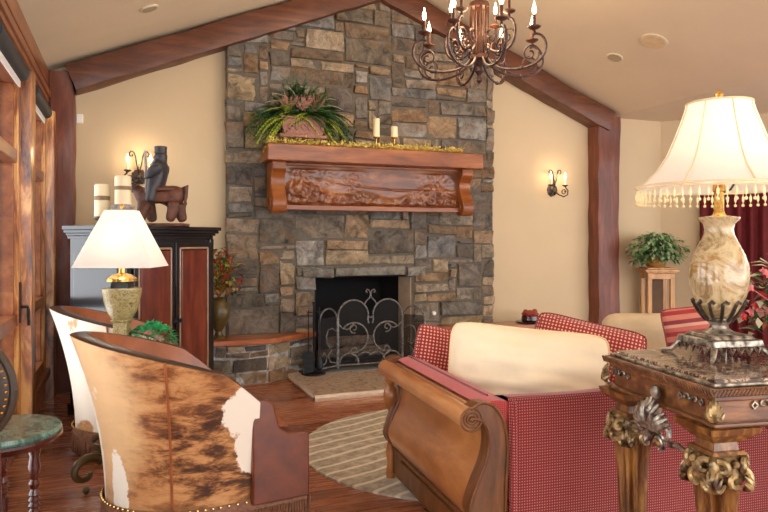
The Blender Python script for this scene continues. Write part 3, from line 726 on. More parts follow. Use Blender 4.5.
# ------------------------------------------------------------------ sconces
def spiral(cx,cz,r0,r1,a0,a1,y=0,n=22):
    return [(cx+(r0+(r1-r0)*k/n)*math.cos(a0+(a1-a0)*k/n),y,cz+(r0+(r1-r0)*k/n)*math.sin(a0+(a1-a0)*k/n)) for k in range(n+1)]
def flame(b,x,y,z,s=1):
    b.lathe([(.004*s,0),(.011*s,.012*s),(.014*s,.026*s),(.011*s,.045*s),(.005*s,.066*s),(.001,.085*s)],(x,y,z),10)
def pointlight(name,p,e,c=(1,.72,.42),r=.05):
    l=bpy.data.lights.new(name,'POINT'); l.energy=e; l.color=c; l.shadow_soft_size=r; o=bpy.data.objects.new(name,l); o.location=p; C.objects.link(o); return o
def sconce(x,z,label):
    r=thing('wall_sconce',label,'sconce',(x,GY,z),0,'iron wall sconces')
    b=MB(); b.M=Matrix.Rotation(PI/2,4,'X'); b.lathe([(.075,0),(.075,.008),(.06,.02),(.035,.03),(.02,.045)],n=24,flute=12,fd=.1); b.build('backplate',M['iron'],r)
    b=MB()
    b.tube(spiral(0,.11,.0,.0,0,1)[:2] if False else [(0,-.03,0),(0,-.06,.06),(0,-.05,.12)],.007,6); b.build('crest_scroll',M['iron'],r)
    for s in (-1,1):
        b=MB(); b.tube([(0,-.04,-.01),(s*.04,-.08,-.06),(s*.09,-.11,-.085),(s*.135,-.12,-.06),(s*.14,-.12,-.01),(s*.11,-.12,.02),(s*.10,-.12,.04)],.008,8)
        b.tube([(s*(.085+.035*math.cos(a)*(1-a/14)),-.115,-.03+.035*math.sin(a)*(1-a/14)) for a in [k*.5 for k in range(16)]],.006,6)
        b.tube([(0,-.03,.04),(s*.02,-.06,.11),(s*.03,-.06,.18),(s*.045,-.06,.225),(s*.07,-.06,.235),(s*.085,-.06,.215),(s*.08,-.06,.19),(s*.06,-.06,.188),(s*.055,-.06,.205)],.0075,6)
        a=b.build('arm',M['iron'],r)
        b=MB(); b.lathe([(.008,.03),(.034,.045),(.036,.052),(.014,.056)],(s*.10,-.12,0),16); b.build('drip_cup',M['iron'],a)
        b=MB(); b.lathe([(.011,.055),(.011,.125)],(s*.10,-.12,0),12); b.build('candle_sleeve',M['candle'],a)
        b=MB(); flame(b,s*.10,-.12,.125,.9); b.build('flame_bulb',M['flame'],a)
    pointlight('sconce_glow',(x,GY-.16,z+.17),1.3,(1,.72,.42),.04)
p=at(552,186,7.9); 
def wall_x(px):  # x on the back wall seen at image column px
    k=(px-384)/F; return GY*(ST+CT*k)/(CT-ST*k)
x=wall_x(552); sconce(x,1.35-(190-240)*(x*ST+GY*CT)/F,'iron two-candle wall sconce right of the stone chimney, both bulbs lit')
x=wall_x(139); sconce(x,1.35-(177-240)*(x*ST+GY*CT)/F,'iron wall sconce behind the carved rider statue')

# ------------------------------------------------------------------ chandelier
chd=Vector((2.487,4.45,0)); ch=thing('chandelier','bronze wrought iron chandelier with lit candle bulbs hanging in front of the chimney','chandelier',(2.487,4.45,2.5))
b=MB(); O=-2.5
for k in range(10):
    a=2*PI*k/10; b.tube([(.062*math.cos(a),.062*math.sin(a),2.72+O),(.066*math.cos(a),.066*math.sin(a),3.10+O)],.008,6)
b.lathe([(.075,0),(.078,.02),(.07,.04)],(0,0,3.10+O),20); b.lathe([(.03,-.02),(.075,0),(.07,.03)],(0,0,2.71+O),20); b.lathe([(.026,0),(.026,.4)],(0,0,2.72+O),12)
b.build('column_cage',M['rust'],ch)
b=MB(); b.lathe([(.004,-.16),(.022,-.14),(.012,-.10),(.034,-.07),(.022,-.03),(.05,0),(.06,.03)],(0,0,2.69+O),16); b.build('bottom_finial',M['chand'],ch)
b=MB(); b.tube([(0,0,3.14+O),(0,0,RZ+O-.02)],.011,8); b.lathe([(.07,-.05),(.06,-.02),(.02,0)],(0,0,RZ+O-.01),16); b.lathe([(.045,0),(.02,.06)],(0,0,3.14+O),14); b.build('hanging_rod',M['rust'],ch)
arm_p=[(.05,2.74),(.09,2.68),(.16,2.63),(.25,2.605),(.34,2.60),(.42,2.615),(.48,2.65),(.515,2.705),(.515,2.765),(.485,2.815),(.44,2.835),(.405,2.82)]
def chand_arm(ang,sc,dz,mt_='chand'):
    R=Matrix.Rotation(ang,4,'Z'); b=MB(); b.M=R
    P=[(x*sc if x>.06 else x,0,z+dz+O) for x,z in arm_p]
    # smooth the path
    Q=[]
    for i in range(len(P)-1):
        p0=Vector(P[max(i-1,0)]);p1=Vector(P[i]);p2=Vector(P[i+1]);p3=Vector(P[min(i+2,len(P)-1)])
        for k in range(3):
            t=k/3; Q.append(.5*((2*p1)+(p2-p0)*t+(2*p0-5*p1+4*p2-p3)*t*t+(3*p1-p0-3*p2+p3)*t**3))
    b.tube(Q,.0095,7)
    b.tube([(x,y,z+O+dz) for x,y,z in spiral(.40*sc,2.70,.075,.012,-PI*.45,PI*2.6,0,26)],.007,6)
    b.tube([(x,y,z+O+dz) for x,y,z in spiral(.16*sc,2.74,.06,.012,-PI*.6,PI*1.8,0,22)],.006,6)
    b.ball((.34*sc,0,2.602+dz+O),.017,8); b.lathe([(.008,-.03),(.014,-.015),(.008,0)],(.43*sc,0,2.862+dz+O),8)
    a=b.build('arm',M[mt_],ch)
    b=MB(); b.M=R; b.lathe([(.01,-.012),(.03,-.004),(.046,.006),(.048,.014),(.02,.016)],(.43*sc,0,2.875+dz+O),16); b.build('drip_pan',M['rust'],a)
    b=MB(); b.M=R; b.lathe([(.012,0),(.012,.085)],(.43*sc,0,2.89+dz+O),10); b.build('candle_sleeve',M['rust'],a)
    b=MB(); b.M=R; flame(b,.43*sc,0,2.975+dz+O,1.15); b.build('flame_bulb',M['flame'],a)
for k in range(8): chand_arm(-TH+.22+2*PI*k/8,1.0,0)
for k in range(4): chand_arm(-TH+.9+2*PI*k/4,.58,.14)
pointlight('chandelier_glow',(2.487,4.45,2.98),40,(1,.74,.45),.3)

# ------------------------------------------------------------------ corner cabinet
cb=thing('corner_cabinet','black two-door cabinet with cherry panels standing diagonally in the left corner','cabinet',(0,5.29,0),math.radians(45))
W,D,H=1.01,.60,1.46
b=MB(); b.box(.02,W-.02,.02,D-.01,.06,H-.09); b.box(0,W,0,D,0,.08); b.build('carcass',M['cab_black'],cb,smooth=None,bevel=.004)
b=MB(); 
for k,(e,z0,z1) in enumerate([(0,H-.10,H-.075),(.015,H-.075,H-.055),(.035,H-.055,H-.03),(.05,H-.03,H)]): b.box(-e,W+e,-e,D,z0,z1)
b.build('cornice',M['cab_black'],cb,smooth=None,bevel=.005)
MB().box(-.002,.05,-.006,.03,.08,H-.10).build('corner_stile',M['cab_black'],cb,smooth=None,bevel=.006)
MB().box(W-.05,W+.002,-.006,.03,.08,H-.10).build('corner_stile',M['cab_black'],cb,smooth=None,bevel=.006)
MB().box(-.004,.02,.08,D-.07,.20,H-.2).build('side_panel',M['cab_black'],cb,smooth=None,bevel=.006)
for s,x0,x1 in ((-1,.06,W/2-.006),(1,W/2+.006,W-.06)):
    b=MB(); b.box(x0,x1,-.022,.02,.10,H-.13); d=b.build('door',M['cab_black'],cb,smooth=None,bevel=.003)
    q=.065; b=MB(); b.box(x0+q,x1-q,-.030,-.018,.10+q,H-.13-q); b.build('door_panel',M['cab_red'],d,smooth=None,bevel=.012)
    b=MB(); xa,xb,za,zb=x0+q-.018,x1-q+.018,.10+q-.018,H-.13-q+.018
    for pts in ([(xa,za),(xa,zb)],[(xb,za),(xb,zb)],[(xa,za),(xb,za)],[(xa,zb),(xb,zb)]): b.tube([(pts[0][0],-.024,pts[0][1]),(pts[1][0],-.024,pts[1][1])],.009,6)
    b.build('panel_moulding',M['cab_edge'],d)
    kx=x1-.03 if s<0 else x0+.03; b=MB(); b.M=Matrix.Translation((kx,-.03,.70))@Matrix.Rotation(PI/2,4,'X'); b.lathe([(.01,0),(.008,.01),(.02,.022),(.016,.034),(.004,.04)],n=14); b.build('door_knob',M['iron_dark'],d)
# things on the cabinet
zc=H
def cab(x,y): 
    v=Matrix.Rotation(math.radians(45),3,'Z')@Vector((x,y,0)); return (v.x,v.y+5.29)
def pillar_candle(px,Z,r,z0,h,label,ornate):
    p=at(px,0,Z); r0=thing('pillar_candle_holder',label,'candle',(p.x,p.y,zc),0,'pillar candles on the cabinet')
    if ornate: 
        b=MB(); b.lathe([(r*.9,0),(r*1.05,.03),(r*.6,.06),(r*1.0,.10),(r*1.3,.13),(r*1.25,.15),(r*.9,.16)],n=20,flute=10,fd=.1)
        for k in range(10): b.ball((r*1.15*math.cos(k*.628),r*1.15*math.sin(k*.628),.14),.018,8)
        b.build('holder',M['statue_pale'],r0); zz=.16
    else: MB().lathe([(r*1.1,0),(r*1.15,.015),(r*.5,.03),(r*1.15,.055),(r*1.15,.07)],n=20).build('holder',M['urn_dark'],r0); zz=.07
    MB().lathe([(r,zz),(r,zz+h-.01),(r-.01,zz+h),(r-.02,zz+h-.008),(.005,zz+h-.01)],n=24).build('candle',M['candle'],r0)
    MB().lathe([(r+.002,zz+h*.50),(r+.003,zz+h*.51),(r+.003,zz+h*.62),(r+.002,zz+h*.63)],n=24).build('candle_band',M['tape'],r0)
pillar_candle(102,5.15,.055,0,.25,'ivory pillar candle with a brown band, leftmost on the cabinet',False)
pillar_candle(123,5.1,.06,0,.22,'ivory pillar candle on an ornate pale holder, beside the statue on the cabinet',True)
# statue: rider on a stout animal
st=thing('rider_statue','carved wooden statue of a dark rider on a stocky brown animal on the cabinet','statue',(*at(161,0,5.4)[:2],zc),-TH,None,1.08)
def skin(name,mat,parent,joints,edges,rad,lv=2):
    me=bpy.data.meshes.new(name); me.from_pydata(joints,edges,[]); o=bpy.data.objects.new(name,me); C.objects.link(o); o.parent=parent; me.materials.append(mat)
    md=o.modifiers.new('sk','SKIN'); md.use_smooth_shade=True
    for i,r in enumerate(rad): me.skin_vertices[0].data[i].radius=(r,r) if not isinstance(r,tuple) else r
    me.skin_vertices[0].data[0].use_root=True
    s_=o.modifiers.new('ss','SUBSURF'); s_.levels=lv; s_.render_levels=lv; return o
skin('animal_body',M['statue_brown'],st,[(0,0,.22),(-.10,0,.23),(-.17,0,.25),(-.20,0,.30),(.10,0,.24),(.16,0,.29),
     (-.11,-.05,.13),(-.14,-.06,.03),(-.10,.05,.13),(-.08,.06,.03),(.11,-.05,.13),(.08,-.06,.03),(.12,.05,.13),(.15,.06,.03),(-.235,0,.26)],
     [(0,1),(1,2),(2,3),(0,4),(4,5),(1,6),(6,7),(1,8),(8,9),(4,10),(10,11),(4,12),(12,13),(3,14)],
     [.062,.06,.05,.045,.062,.035,.048,.034,.048,.034,.048,.034,.048,.034,.024])
b=MB(); b.tube([(.15,0,.27),(.19,0,.30),(.185,0,.22),(.175,0,.16)],[.02,.018,.014,.008],7); b.build('animal_tail',M['statue_brown'],st)
b=MB()
for q in (-1,1): b.leaf((-.19,q*.03,.33),(-.2,q*.5,1),(-1,0,0),.05,.03,.1)
b.ball((-.215,-.043,.285),.008,6); b.tube([(-.235,-.035,.262),(-.20,-.05,.275),(-.16,-.06,.30),(-.09,-.06,.36)],.004,5)
b.build('animal_bridle',M['statue_black'],st)
b=MB(); b.box(-.19,.19,-.09,.09,0,.022); b.build('plinth',M['statue_brown'],st,smooth=None,bevel=.005)
b=MB(); b.ball((0,0,.275),.09,14,(1.5,.95,.35)); b.build('saddle_cloth',M['statue_brown'],st)
skin('rider_body',M['statue_black'],st,[(-.02,0,.31),(-.015,0,.38),(-.01,0,.45),(0,0,.485),(0,0,.52),(-.005,0,.555),(-.05,-.06,.27),(-.06,-.08,.17),(-.05,.06,.27),(-.06,.08,.17),
     (-.01,-.075,.44),(-.05,-.09,.38),(-.09,-.05,.36),(-.01,.075,.44),(-.05,.09,.38),(-.09,.05,.36)],
     [(0,1),(1,2),(2,3),(3,4),(4,5),(0,6),(6,7),(0,8),(8,9),(2,10),(10,11),(11,12),(2,13),(13,14),(14,15)],
     [.08,.075,.075,.04,.055,.045,.045,.03,.045,.03,.045,.034,.026,.045,.034,.026])
b=MB(); b.lathe([(.046,0),(.043,.025),(.047,.045),(.042,.052),(.02,.055)],(-.002,0,.545),16); b.build('rider_hat',M['statue_black'],st)
b=MB(); b.ball((-.045,0,.515),.012,8); b.box(-.045,-.035,-.02,.02,.495,.50); b.build('rider_face',M['statue_black'],st)
b=MB(); b.tube([(-.09,-.05,.20),(-.095,-.05,.36),(-.10,-.05,.56)],.010,6); b.ball((-.03,-.07,.44),.03,10,(1,.5,1.6)); b.build('staff',M['statue_pale'],st)

# vase on bench with dried stems
vx,vy=.81,6.40
v=thing('bench_vase','dark olive urn of dried orange and red foliage on the left hearth bench','vase',(vx,vy,.427))
MB().lathe([(.055,0),(.06,.015),(.035,.04),(.03,.07),(.07,.13),(.105,.20),(.11,.27),(.085,.33),(.06,.36),(.075,.385),(.06,.385)],n=24).build('urn',M['urn_dark'],v)
for mt_,n in (('leaf_rust',110),('leaf_lime',60),('red_bloom',50),('leaf_dark',40)):
    b=MB()
    for i in range(n):
        a=rd(0,2*PI); e=rd(-.7,1.4); L=rd(.12,.40); c=Vector((math.cos(a)*math.cos(e)*.14*(L/.3)+.03,math.sin(a)*math.cos(e)*.10*(L/.3),.45+math.sin(e)*L*.75+.12))
        b.leaf(c,Vector((rd(-1,1),rd(-1,1),rd(-.6,1))),(0,0,1),rd(.05,.10),rd(.03,.05),.4)
        if i%4==0: b.tube([(0,0,.38),(c.x*.5,c.y*.5,.5),c],.003,4,False)
    b.build('dried_foliage',M[mt_],v)
# red decor on the right bench end
x=wall_x(525)-.05
dc=thing('lidded_box','small red and black lidded trinket box at the right end of the stone bench','box',(x-.10,6.40,.427))
MB().lathe([(.16,0),(.165,.012),(.15,.018)],n=28).build('tray',M['glossblack'],dc)
b=MB(); b.lathe([(.09,.02),(.10,.03),(.095,.075),(.085,.085)],n=20); b.build('box_body',M['rosewood'],dc)
b=MB(); b.lathe([(.10,.085),(.105,.10),(.06,.13),(.01,.14)],n=20,flute=8,fd=.15); b.ball((-.06,0,.12),.03,10); b.ball((.06,0,.12),.032,10); b.build('box_lid',flat('red_lacquer',(150,52,40),.35),dc)

# ------------------------------------------------------------------ cowhide chairs
def upath(t, g=0.0, xf=.16):
    # t 0..1 along U; near arm front -> back -> far arm front. g grows outward. returns x,y, backness
    A=.43+g; Bw=.365+g; L1=xf; per=L1+ .5*PI*(A+Bw)/2*2*.5; 
    s=abs(t-.5)*2     # 0 back .. 1 arm front
    sgn=-1 if t<.5 else 1
    ell=.68
    if s<ell:
        a=s/ell*PI/2; return (-A*math.cos(a), sgn*Bw*math.sin(a), 1-s)
    q=(s-ell)/(1-ell); return (xf*q, sgn*Bw, 1-s)
def htop(t):
    s=abs(t-.5)*2; return .93-.30*(s**1.6)
CH1=at(384-.89/3.25*F,0,3.25)
def make_chair(hide_m,label,loc,sc,rz=0):
    r=thing('cowhide_tub_chair',label,'armchair',loc,rz,'cowhide tub chairs by the windows',sc)
    def out(u,v):
        fl=.13*v*v*(1-.75*abs(u-.5)*2)+.02*v; x,y,_=upath(u,fl); return (x,y,.17+(htop(u)-.17)*v)
    b=MB(); b.grid(out,64,14); b.build('outer_shell',hide_m,r,smooth=80)
    def inn(u,v):
        fl=.13*v*v*(1-.75*abs(u-.5)*2)+.02*v-.075; x,y,_=upath(u,fl); return (x,y,.30+(htop(u)-.30)*v)
    b=MB(); b.grid(inn,64,10); o=b.build('inner_lining',M['leather_lt'],r,smooth=80)
    def rim(u,v):
        a=v*PI; fl=.13*(1-.75*abs(u-.5)*2)+.02; x0,y0,_=upath(u,fl-.0375+.0375*math.cos(a)); return (x0,y0,htop(u)+.008*math.sin(a)-.002)
    b=MB(); b.grid(rim,64,8); b.build('rolled_rim',M['rim'],r,smooth=80)
    nail0=None
    for k in range(64):
        u=(k+.5)/64; x,y,_=upath(u,.018,.40); z=.185
        if nail0 is None: nail0=MB().ball((0,0,0),.0055,6).build('nailhead',M['brass'],r); q=nail0
        else: q=nail0.copy(); C.objects.link(q); q.parent=r
        q.location=(x,y,z)
    for u in (.265,.735):
        b=MB(); pts=[out(u,k/14) for k in range(15)]; pts=[(Vector(p)+Vector((p[0],p[1],0)).normalized()*.002) for p in pts]; b.tube(pts,.006,6); b.build('seam_welt',M['leather_lt'],r)
    for s in (-1,1):
        y0,y1=(s*.405,s*.27); prof=[(.13,.17),(.13,.64),(.19,.638),(.225,.615),(.24,.56),(.255,.505),(.29,.475),(.34,.465),(.39,.462),(.40,.45),(.40,.17)]
        b=MB(); b.prism(prof,min(y0,y1),max(y0,y1),'y'); b.build('arm_front',M['leather'],r,smooth=40,bevel=.012)
    b=MB()
    def cush(u,v):
        a=u*2*PI; rr=1; x=.06+.36*math.copysign(abs(math.cos(a))**.7,math.cos(a)); y=.27*math.copysign(abs(math.sin(a))**.7,math.sin(a))
        k=[.0,.9,1,1,.9,.0][int(round(v*5))]; z=[.30,.30,.33,.42,.46,.475][int(round(v*5))]; return (.06+(x-.06)*k,y*k,z)
    b.grid(cush,32,5); b.build('seat_cushion',M['leather_lt'],r,smooth=80)
    b=MB(); b.prism([upath(k/40,-.02)[:2] for k in range(41)],.14,.32,'z'); b.box(.0,.385,-.34,.34,.14,.32); b.build('seat_base',M['leather'],r)
    # fringe around the foot
    b=MB(); 
    def band(u,v): x,y,_=upath(u,.012,.40); return (x,y,.14+.05*v)
    b.grid(band,60,1)
    n=190
    for k in range(n):
        u=(k+.5)/n; x,y,_=upath(u,.014,.40)
        j=random.uniform(-.008,.008); w=.0055
        b.tube([(x,y,.145),(x+j*.5,y+j,.08),(x+j,y-j*.5,.028+random.random()*.01)],[w,w,w*.6],4)
    for k in range(46):
        y=-.37+.74*k/45; j=random.uniform(-.006,.006); b.tube([(.415,y,.16),(.417+j,y+j,.08),(.417,y+j,.03)],.005,4)
    b.build('leather_fringe',M['fringe_lt'],r,smooth=60)
    for x,y in ((.36,-.3),(.36,.3),(-.28,-.2),(-.28,.2)):
        b=MB(); b.lathe([(.018,0),(.03,.03),(.022,.07),(.034,.14)],(x,y,0),12); b.build('leg',M['rosewood'],r)
    return r
make_chair(M['hide'],'brindle cowhide tub chair in the left foreground with white patches, seen from behind',(CH1.x,CH1.y,0),1.0,math.radians(8))
make_chair(M['hide_pale'],'pale cowhide tub chair farther back by the windows, near the corner cabinet',(.13,4.67,0),1.0,math.radians(2))

# side table with scroll legs, between the chairs
tb=thing('scroll_leg_side_table','small dark side table with scrolled legs between the two cowhide chairs','side table',(.10,4.03,0))
MB().lathe([(.20,.64),(.22,.65),(.225,.665),(.22,.68),(.01,.68)],n=36).build('tabletop',M['rosewood'],tb)
MB().lathe([(.03,.18),(.05,.24),(.03,.30),(.045,.45),(.03,.55),(.08,.64)],n=16).build('pedestal',M['rosewood'],tb)
for a in (math.radians(206),math.radians(86),math.radians(326)):
    b=MB(); b.M=Matrix.Rotation(a,4,'Z')
    P=[(.03,0,.26),(.10,0,.31),(.19,0,.29),(.26,0,.20)]; b.tube(P,[.03,.03,.028,.026],10)
    b.tube([(.33+(.095-.013*q)*math.cos(2.6-q),0,.115+(.085-.012*q)*math.sin(2.6-q)) for q in [k*.33 for k in range(18)]],[.026-.0008*k for k in range(18)],10)
    b.tube([(.255+(.055-.006*q)*math.cos(q+.5),0,.25+(.05-.006*q)*math.sin(q+.5)) for q in [k*.4 for k in range(16)]],.018,8)
    b.ball((.33,0,.02),.02,10)
    b.build('leg',M['urn_dark'],tb)
# lamp with pyramid shade
lp=thing('pyramid_shade_lamp','table lamp with white pyramid shade and mottled gold urn base between the chairs','lamp',(*at(122,0,3.75)[:2],.68),math.radians(-20))
b=MB(); b.frustum(0,0,0,.02,.07,.07,.065,.065); b.frustum(0,0,.02,.215,.045,.045,.036,.036); b.frustum(0,0,.21,.225,.042,.042,.05,.05); b.build('lamp_foot',M['mottle'],lp,bevel=.003)
MB().lathe([(.045,.222),(.058,.235),(.078,.27),(.094,.32),(.104,.375),(.106,.398),(.10,.402),(.09,.402)],n=30).build('lamp_urn',M['mottle'],lp)
b=MB(); b.frustum(0,0,.40,.437,.05,.05,.045,.045); b.build('black_plinth',M['glossblack'],lp,bevel=.003)
MB().lathe([(.03,.437),(.085,.44),(.082,.455),(.055,.475),(.018,.485),(.016,.56)],n=24).build('brass_cap',M['brass'],lp)
def pyr(hb,ht,z0,z1):
    b=MB(); n=8
    vs=[]; 
    for z,h in ((z0,hb),(z1,ht)): vs+=[(-h,-h*.8,z),(h,-h*.8,z),(h,h*.8,z),(-h,h*.8,z)]
    b.add(vs,[(0,1,5,4),(1,2,6,5),(2,3,7,6),(3,0,4,7)]); return b
pyr(.208,.075,.52,.835).build('lamp_shade',M['shade'],lp,smooth=None,solid=.003)
b=MB(); b.tube([(0,0,.54),(0,0,.84),(0,0,.855)],.005,6); b.tube([(-.078,0,.83),(.078,0,.83)],.002,4); b.ball((0,0,.86),.012,8); b.build('shade_harp',M['brass'],lp)
b=MB(); b.ball((0,0,.62),.028,12,(1,1,1.3)); b.build('bulb',emit('lamp_bulb',(1,.9,.75),1.5),lp)
pp=at(122,0,3.75); pointlight('left_lamp_glow',(pp.x,pp.y,.68+.66),1,(1,.92,.8),.04)
# small green plant
gp=thing('small_green_plant','small bright green leafy plant in a pot beside the pyramid shade lamp','plant',(*at(152,0,3.8)[:2],.68))
MB().lathe([(.045,0),(.06,.05),(.062,.06),(.05,.06)],n=20).build('plant_pot',M['terracotta'],gp)
b=MB()
for i in range(330):
    a=rd(0,2*PI); e=rd(-.2,1.5); c=Vector((math.cos(a)*math.cos(e)*.12,math.sin(a)*math.cos(e)*.10,.09+math.sin(e)*.09)); b.leaf(c,c+Vector((rd(-.1,.1),rd(-.1,.1),-.05)),(0,0,1),rd(.025,.045),rd(.018,.03),.4)
b.build('plant_leaves',M['leaf_bright'],gp)
sb=at(180,0,3.85); o=MB().box(-.055,.055,-.045,.045,0,.018).build('small_box',M['white_plastic'],smooth=None,bevel=.003); o.location=(sb.x-.03,sb.y-.06,.681); o.rotation_euler=(0,0,-.3); tag(o,'small white box lying on the side table edge behind the near cowhide chair','box')

# ------------------------------------------------------------------ green marble side table and round-back chair
gt=thing('marble_side_table','small round side table with green marble top and turned legs at the left edge','side table',(-.43,2.80,0))
MB().lathe([(.20,.635),(.205,.645),(.20,.658),(.01,.66)],n=48).build('marble_top',M['green_marble'],gt)
MB().lathe([(.01,.60),(.185,.60),(.195,.61),(.208,.625),(.208,.635),(.01,.636)],n=48).build('top_rim',M['rosewood'],gt)
for a in (math.radians(-25),math.radians(95),math.radians(215)):
    b=MB(); c=(.13*math.cos(a),.13*math.sin(a),0)
    b.lathe([(.008,0),(.016,.02),(.012,.06),(.018,.10),(.014,.14),(.017,.30),(.02,.36),(.013,.37),(.021,.38),(.013,.392),(.021,.40),(.013,.412),(.02,.42),(.012,.44),(.02,.46),(.012,.475),(.022,.52),(.016,.56),(.022,.58),(.022,.60)],c,14)
    b.build('leg',M['rosewood'],gt)
sc_=thing('round_back_chair','dark round-back chair with brass nailhead trim at the left edge','chair',(*at(-40,0,1.93)[:2],0),-TH)
b=MB(); b.M=Matrix.Translation((0,0,.915))@Matrix.Rotation(PI/2,4,'X'); b.lathe([(.02,.024),(.10,.022),(.135,.014),(.147,.006),(.147,-.006),(.13,-.012),(.02,-.014)],n=40); b.build('back_pad',M['dark_leather'],sc_)
b=MB(); b.tube([(.155*math.cos(a),0,.915+.155*math.sin(a)) for a in [k*2*PI/48 for k in range(49)]],.012,8); b.build('back_rim',M['dark_leather'],sc_)
nl=MB().ball((0,0,0),.0048,6).build('nailhead',M['brass'],sc_)
for k in range(44):
    a=k*2*PI/44; q=nl if k==0 else nl.copy()
    if k: C.objects.link(q); q.parent=sc_
    q.location=(.143*math.cos(a),-.017,.915+.143*math.sin(a))
b=MB(); 
for s in (-1,1): b.tube([(s*.10,0,.80),(s*.11,0,.45)],.014,8)
b.build('back_post',M['rosewood'],sc_)
MB().lathe([(.02,.41),(.17,.41),(.18,.43),(.17,.46),(.02,.475)],(0,-.17,0),30).build('seat',M['dark_leather'],sc_)
for x,y in ((-.12,-.02),(.12,-.02),(-.12,-.30),(.12,-.30)): MB().lathe([(.012,0),(.02,.2),(.022,.41)],(x,y,0),10).build('leg',M['rosewood'],sc_)

# ------------------------------------------------------------------ rug
c=at(452,0,4.40)
b=MB(); n=96; R=.98; b.lathe([(R,0),(R,.012),(R-.02,.016),(.01,.016)],(0,0,0),n); o=b.build('round_rug',M['rug']); o.location=(c.x,c.y,.001); tag(o,'round grey-beige wool rug with wavy pale lines in front of the sofa','rug')

# ------------------------------------------------------------------ sofa
sf=thing('wood_frame_sofa','red woven sofa with scrolled wooden sleigh arm, seen from behind','sofa',(1.272,2.37,0),math.radians(-3.9))
SL=1.10; SWD=2.25
def smoothpath(P,k=4):
    Q=[]; P=[Vector((p[0],p[1],0)) for p in P]
    for i in range(len(P)-1):
        p0=P[max(i-1,0)];p1=P[i];p2=P[i+1];p3=P[min(i+2,len(P)-1)]
        for j in range(k):
            t=j/k; q=.5*((2*p1)+(p2-p0)*t+(2*p0-5*p1+4*p2-p3)*t*t+(3*p1-p0-3*p2+p3)*t**3); Q.append((q.x,q.y))
    Q.append((P[-1].x,P[-1].y)); return Q
outer=smoothpath([(.035,.655),(.062,.635),(.080,.585),(.082,.53),(.068,.46),(.035,.385),(.006,.32),(.002,.275),(.025,.225),(.055,.19)],5)
def arm(mir):
    X=(lambda x:x) if not mir else (lambda x:SWD-x+.02)
    par=bpy.data.objects.new('arm',None)
    b=MB(); poly=outer+[(.10,.19),(.12,.4),(.13,.6),(.10,.672),(.05,.675)]
    b.prism([(X(x),z) for x,z in poly],.04,SL-.03,'y'); b.build('arm_panel',M['sofa_wood'],sf,smooth=50)
    # end frames
    edge=smoothpath([(0.0,.686),(.04,.705),(.085,.695),(.125,.655),(.150,.59),(.158,.50),(.152,.40),(.148,.28),(.150,.05)],5)
    inn=smoothpath([(.05,.05),(.045,.19),(.0,.255),(-.006,.30),(.02,.375),(.058,.46),(.075,.53),(.074,.585),(.055,.625),(.03,.64),(0,.645)],5)
    for y0,y1 in ((-.035,.04),(SL-.05,SL)):
        b=MB(); b.prism([(X(x),z) for x,z in edge+inn],y0,y1,'y'); f=b.build('arm_end_frame',M['sofa_dark'],sf,smooth=40,bevel=.004)
        b=MB(); yy=y0-.004 if y0<0 else y1+.004
        b.tube([(X(x),yy,z) for x,z in inn],.0065,6); b.tube([(X(x),yy,z) for x,z in edge],.0065,6); b.build('bead_edge',M['sofa_dark'],f)
    b=MB(); b.tube([(X(0),-.03,.642),(X(0),.05,.642),(X(0),SL+.0,.642)],[.045,.043,.043],24); b.tube([(X(0),SL,.642),(X(0),SL+.03,.642),(X(0),SL+.05,.642)],[.03,.025,.006],14); b.build('arm_roll',M['sofa_wood'],sf,smooth=50)
    b=MB()
    for rr in (.045,.030,.017): b.tube([(X(rr*math.cos(a)),-.036,.642+rr*math.sin(a)) for a in [k*2*PI/28 for k in range(29)]],.005,6)
    b.ball((X(0),-.036,.642),.010,10); b.build('scroll_rosette',M['sofa_dark'],sf)
    b=MB(); b.box(min(X(.05),X(.15)),max(X(.05),X(.15)),.04,SL-.03,.04,.20); b.box(min(X(.03),X(.06)),max(X(.03),X(.06)),.04,SL-.02,.185,.205); b.box(min(X(.035),X(.06)),max(X(.035),X(.06)),.14,SL-.14,.07,.165)
    b.build('arm_plinth',M['sofa_dark'],sf,smooth=None,bevel=.006)
    b=MB(); b.lathe([(.022,.0),(.028,.04),(.02,.10),(.03,.16),(.018,.22),(.014,.33),(.03,.35),(.016,.37),(.014,.39),(.03,.42),(.04,.455),(.042,.48),(.036,.51),(.018,.535),(.022,.545),(.03,.56),(.03,.6)],(X(.04),SL+.03,0),20); b.build('turned_post',M['sofa_wood'],sf)
    # fabric pad over the arm
    pad=smoothpath([(.05,.69),(.10,.705),(.16,.70),(.21,.67),(.235,.60),(.235,.3)],5)+[(.13,.3),(.13,.62),(.09,.675)]
    b=MB(); b.prism([(X(x),z) for x,z in pad],-.02,SL-.06,'y'); b.build('arm_pad',M['pink'],sf,smooth=50)
    MB().tube([(X(.115),.06,.708),(X(.115),SL-.06,.708)],.006,6).build('pad_welt',M['check'],sf)
arm(False); arm(True)
def bk(u,v):
    # closed loop section of back in y-z, u along x
    sec=[(-.028,.09),(-.034,.25),(-.036,.45),(-.036,.62),(-.034,.695),(-.022,.712),(.02,.712),(.12,.69),(.19,.64),(.21,.30)]
    q=v*(len(sec)-1); i=min(int(q),len(sec)-2); f=q-i
    y=sec[i][0]+(sec[i+1][0]-sec[i][0])*f; z=sec[i][1]+(sec[i+1][1]-sec[i][1])*f
    x=.165+(SWD-.31)*u; return (x,y,z+(.004*math.sin(x*9) if z>.6 else 0))
b=MB(); b.grid(bk,60,27); b.build('back',M['check'],sf,smooth=60)
b=MB(); b.tube([(.185,-.035,.08),(.18,-.042,.35),(.185,-.04,.60),(.19,-.034,.70)],[.014,.016,.014,.010],8); b.build('corner_pleat',M['check'],sf)
b=MB(); b.tube([(.17+k*.05,-.034+.001*math.sin(k),.708) for k in range(39)],.007,6); b.build('back_welt',M['check'],sf)
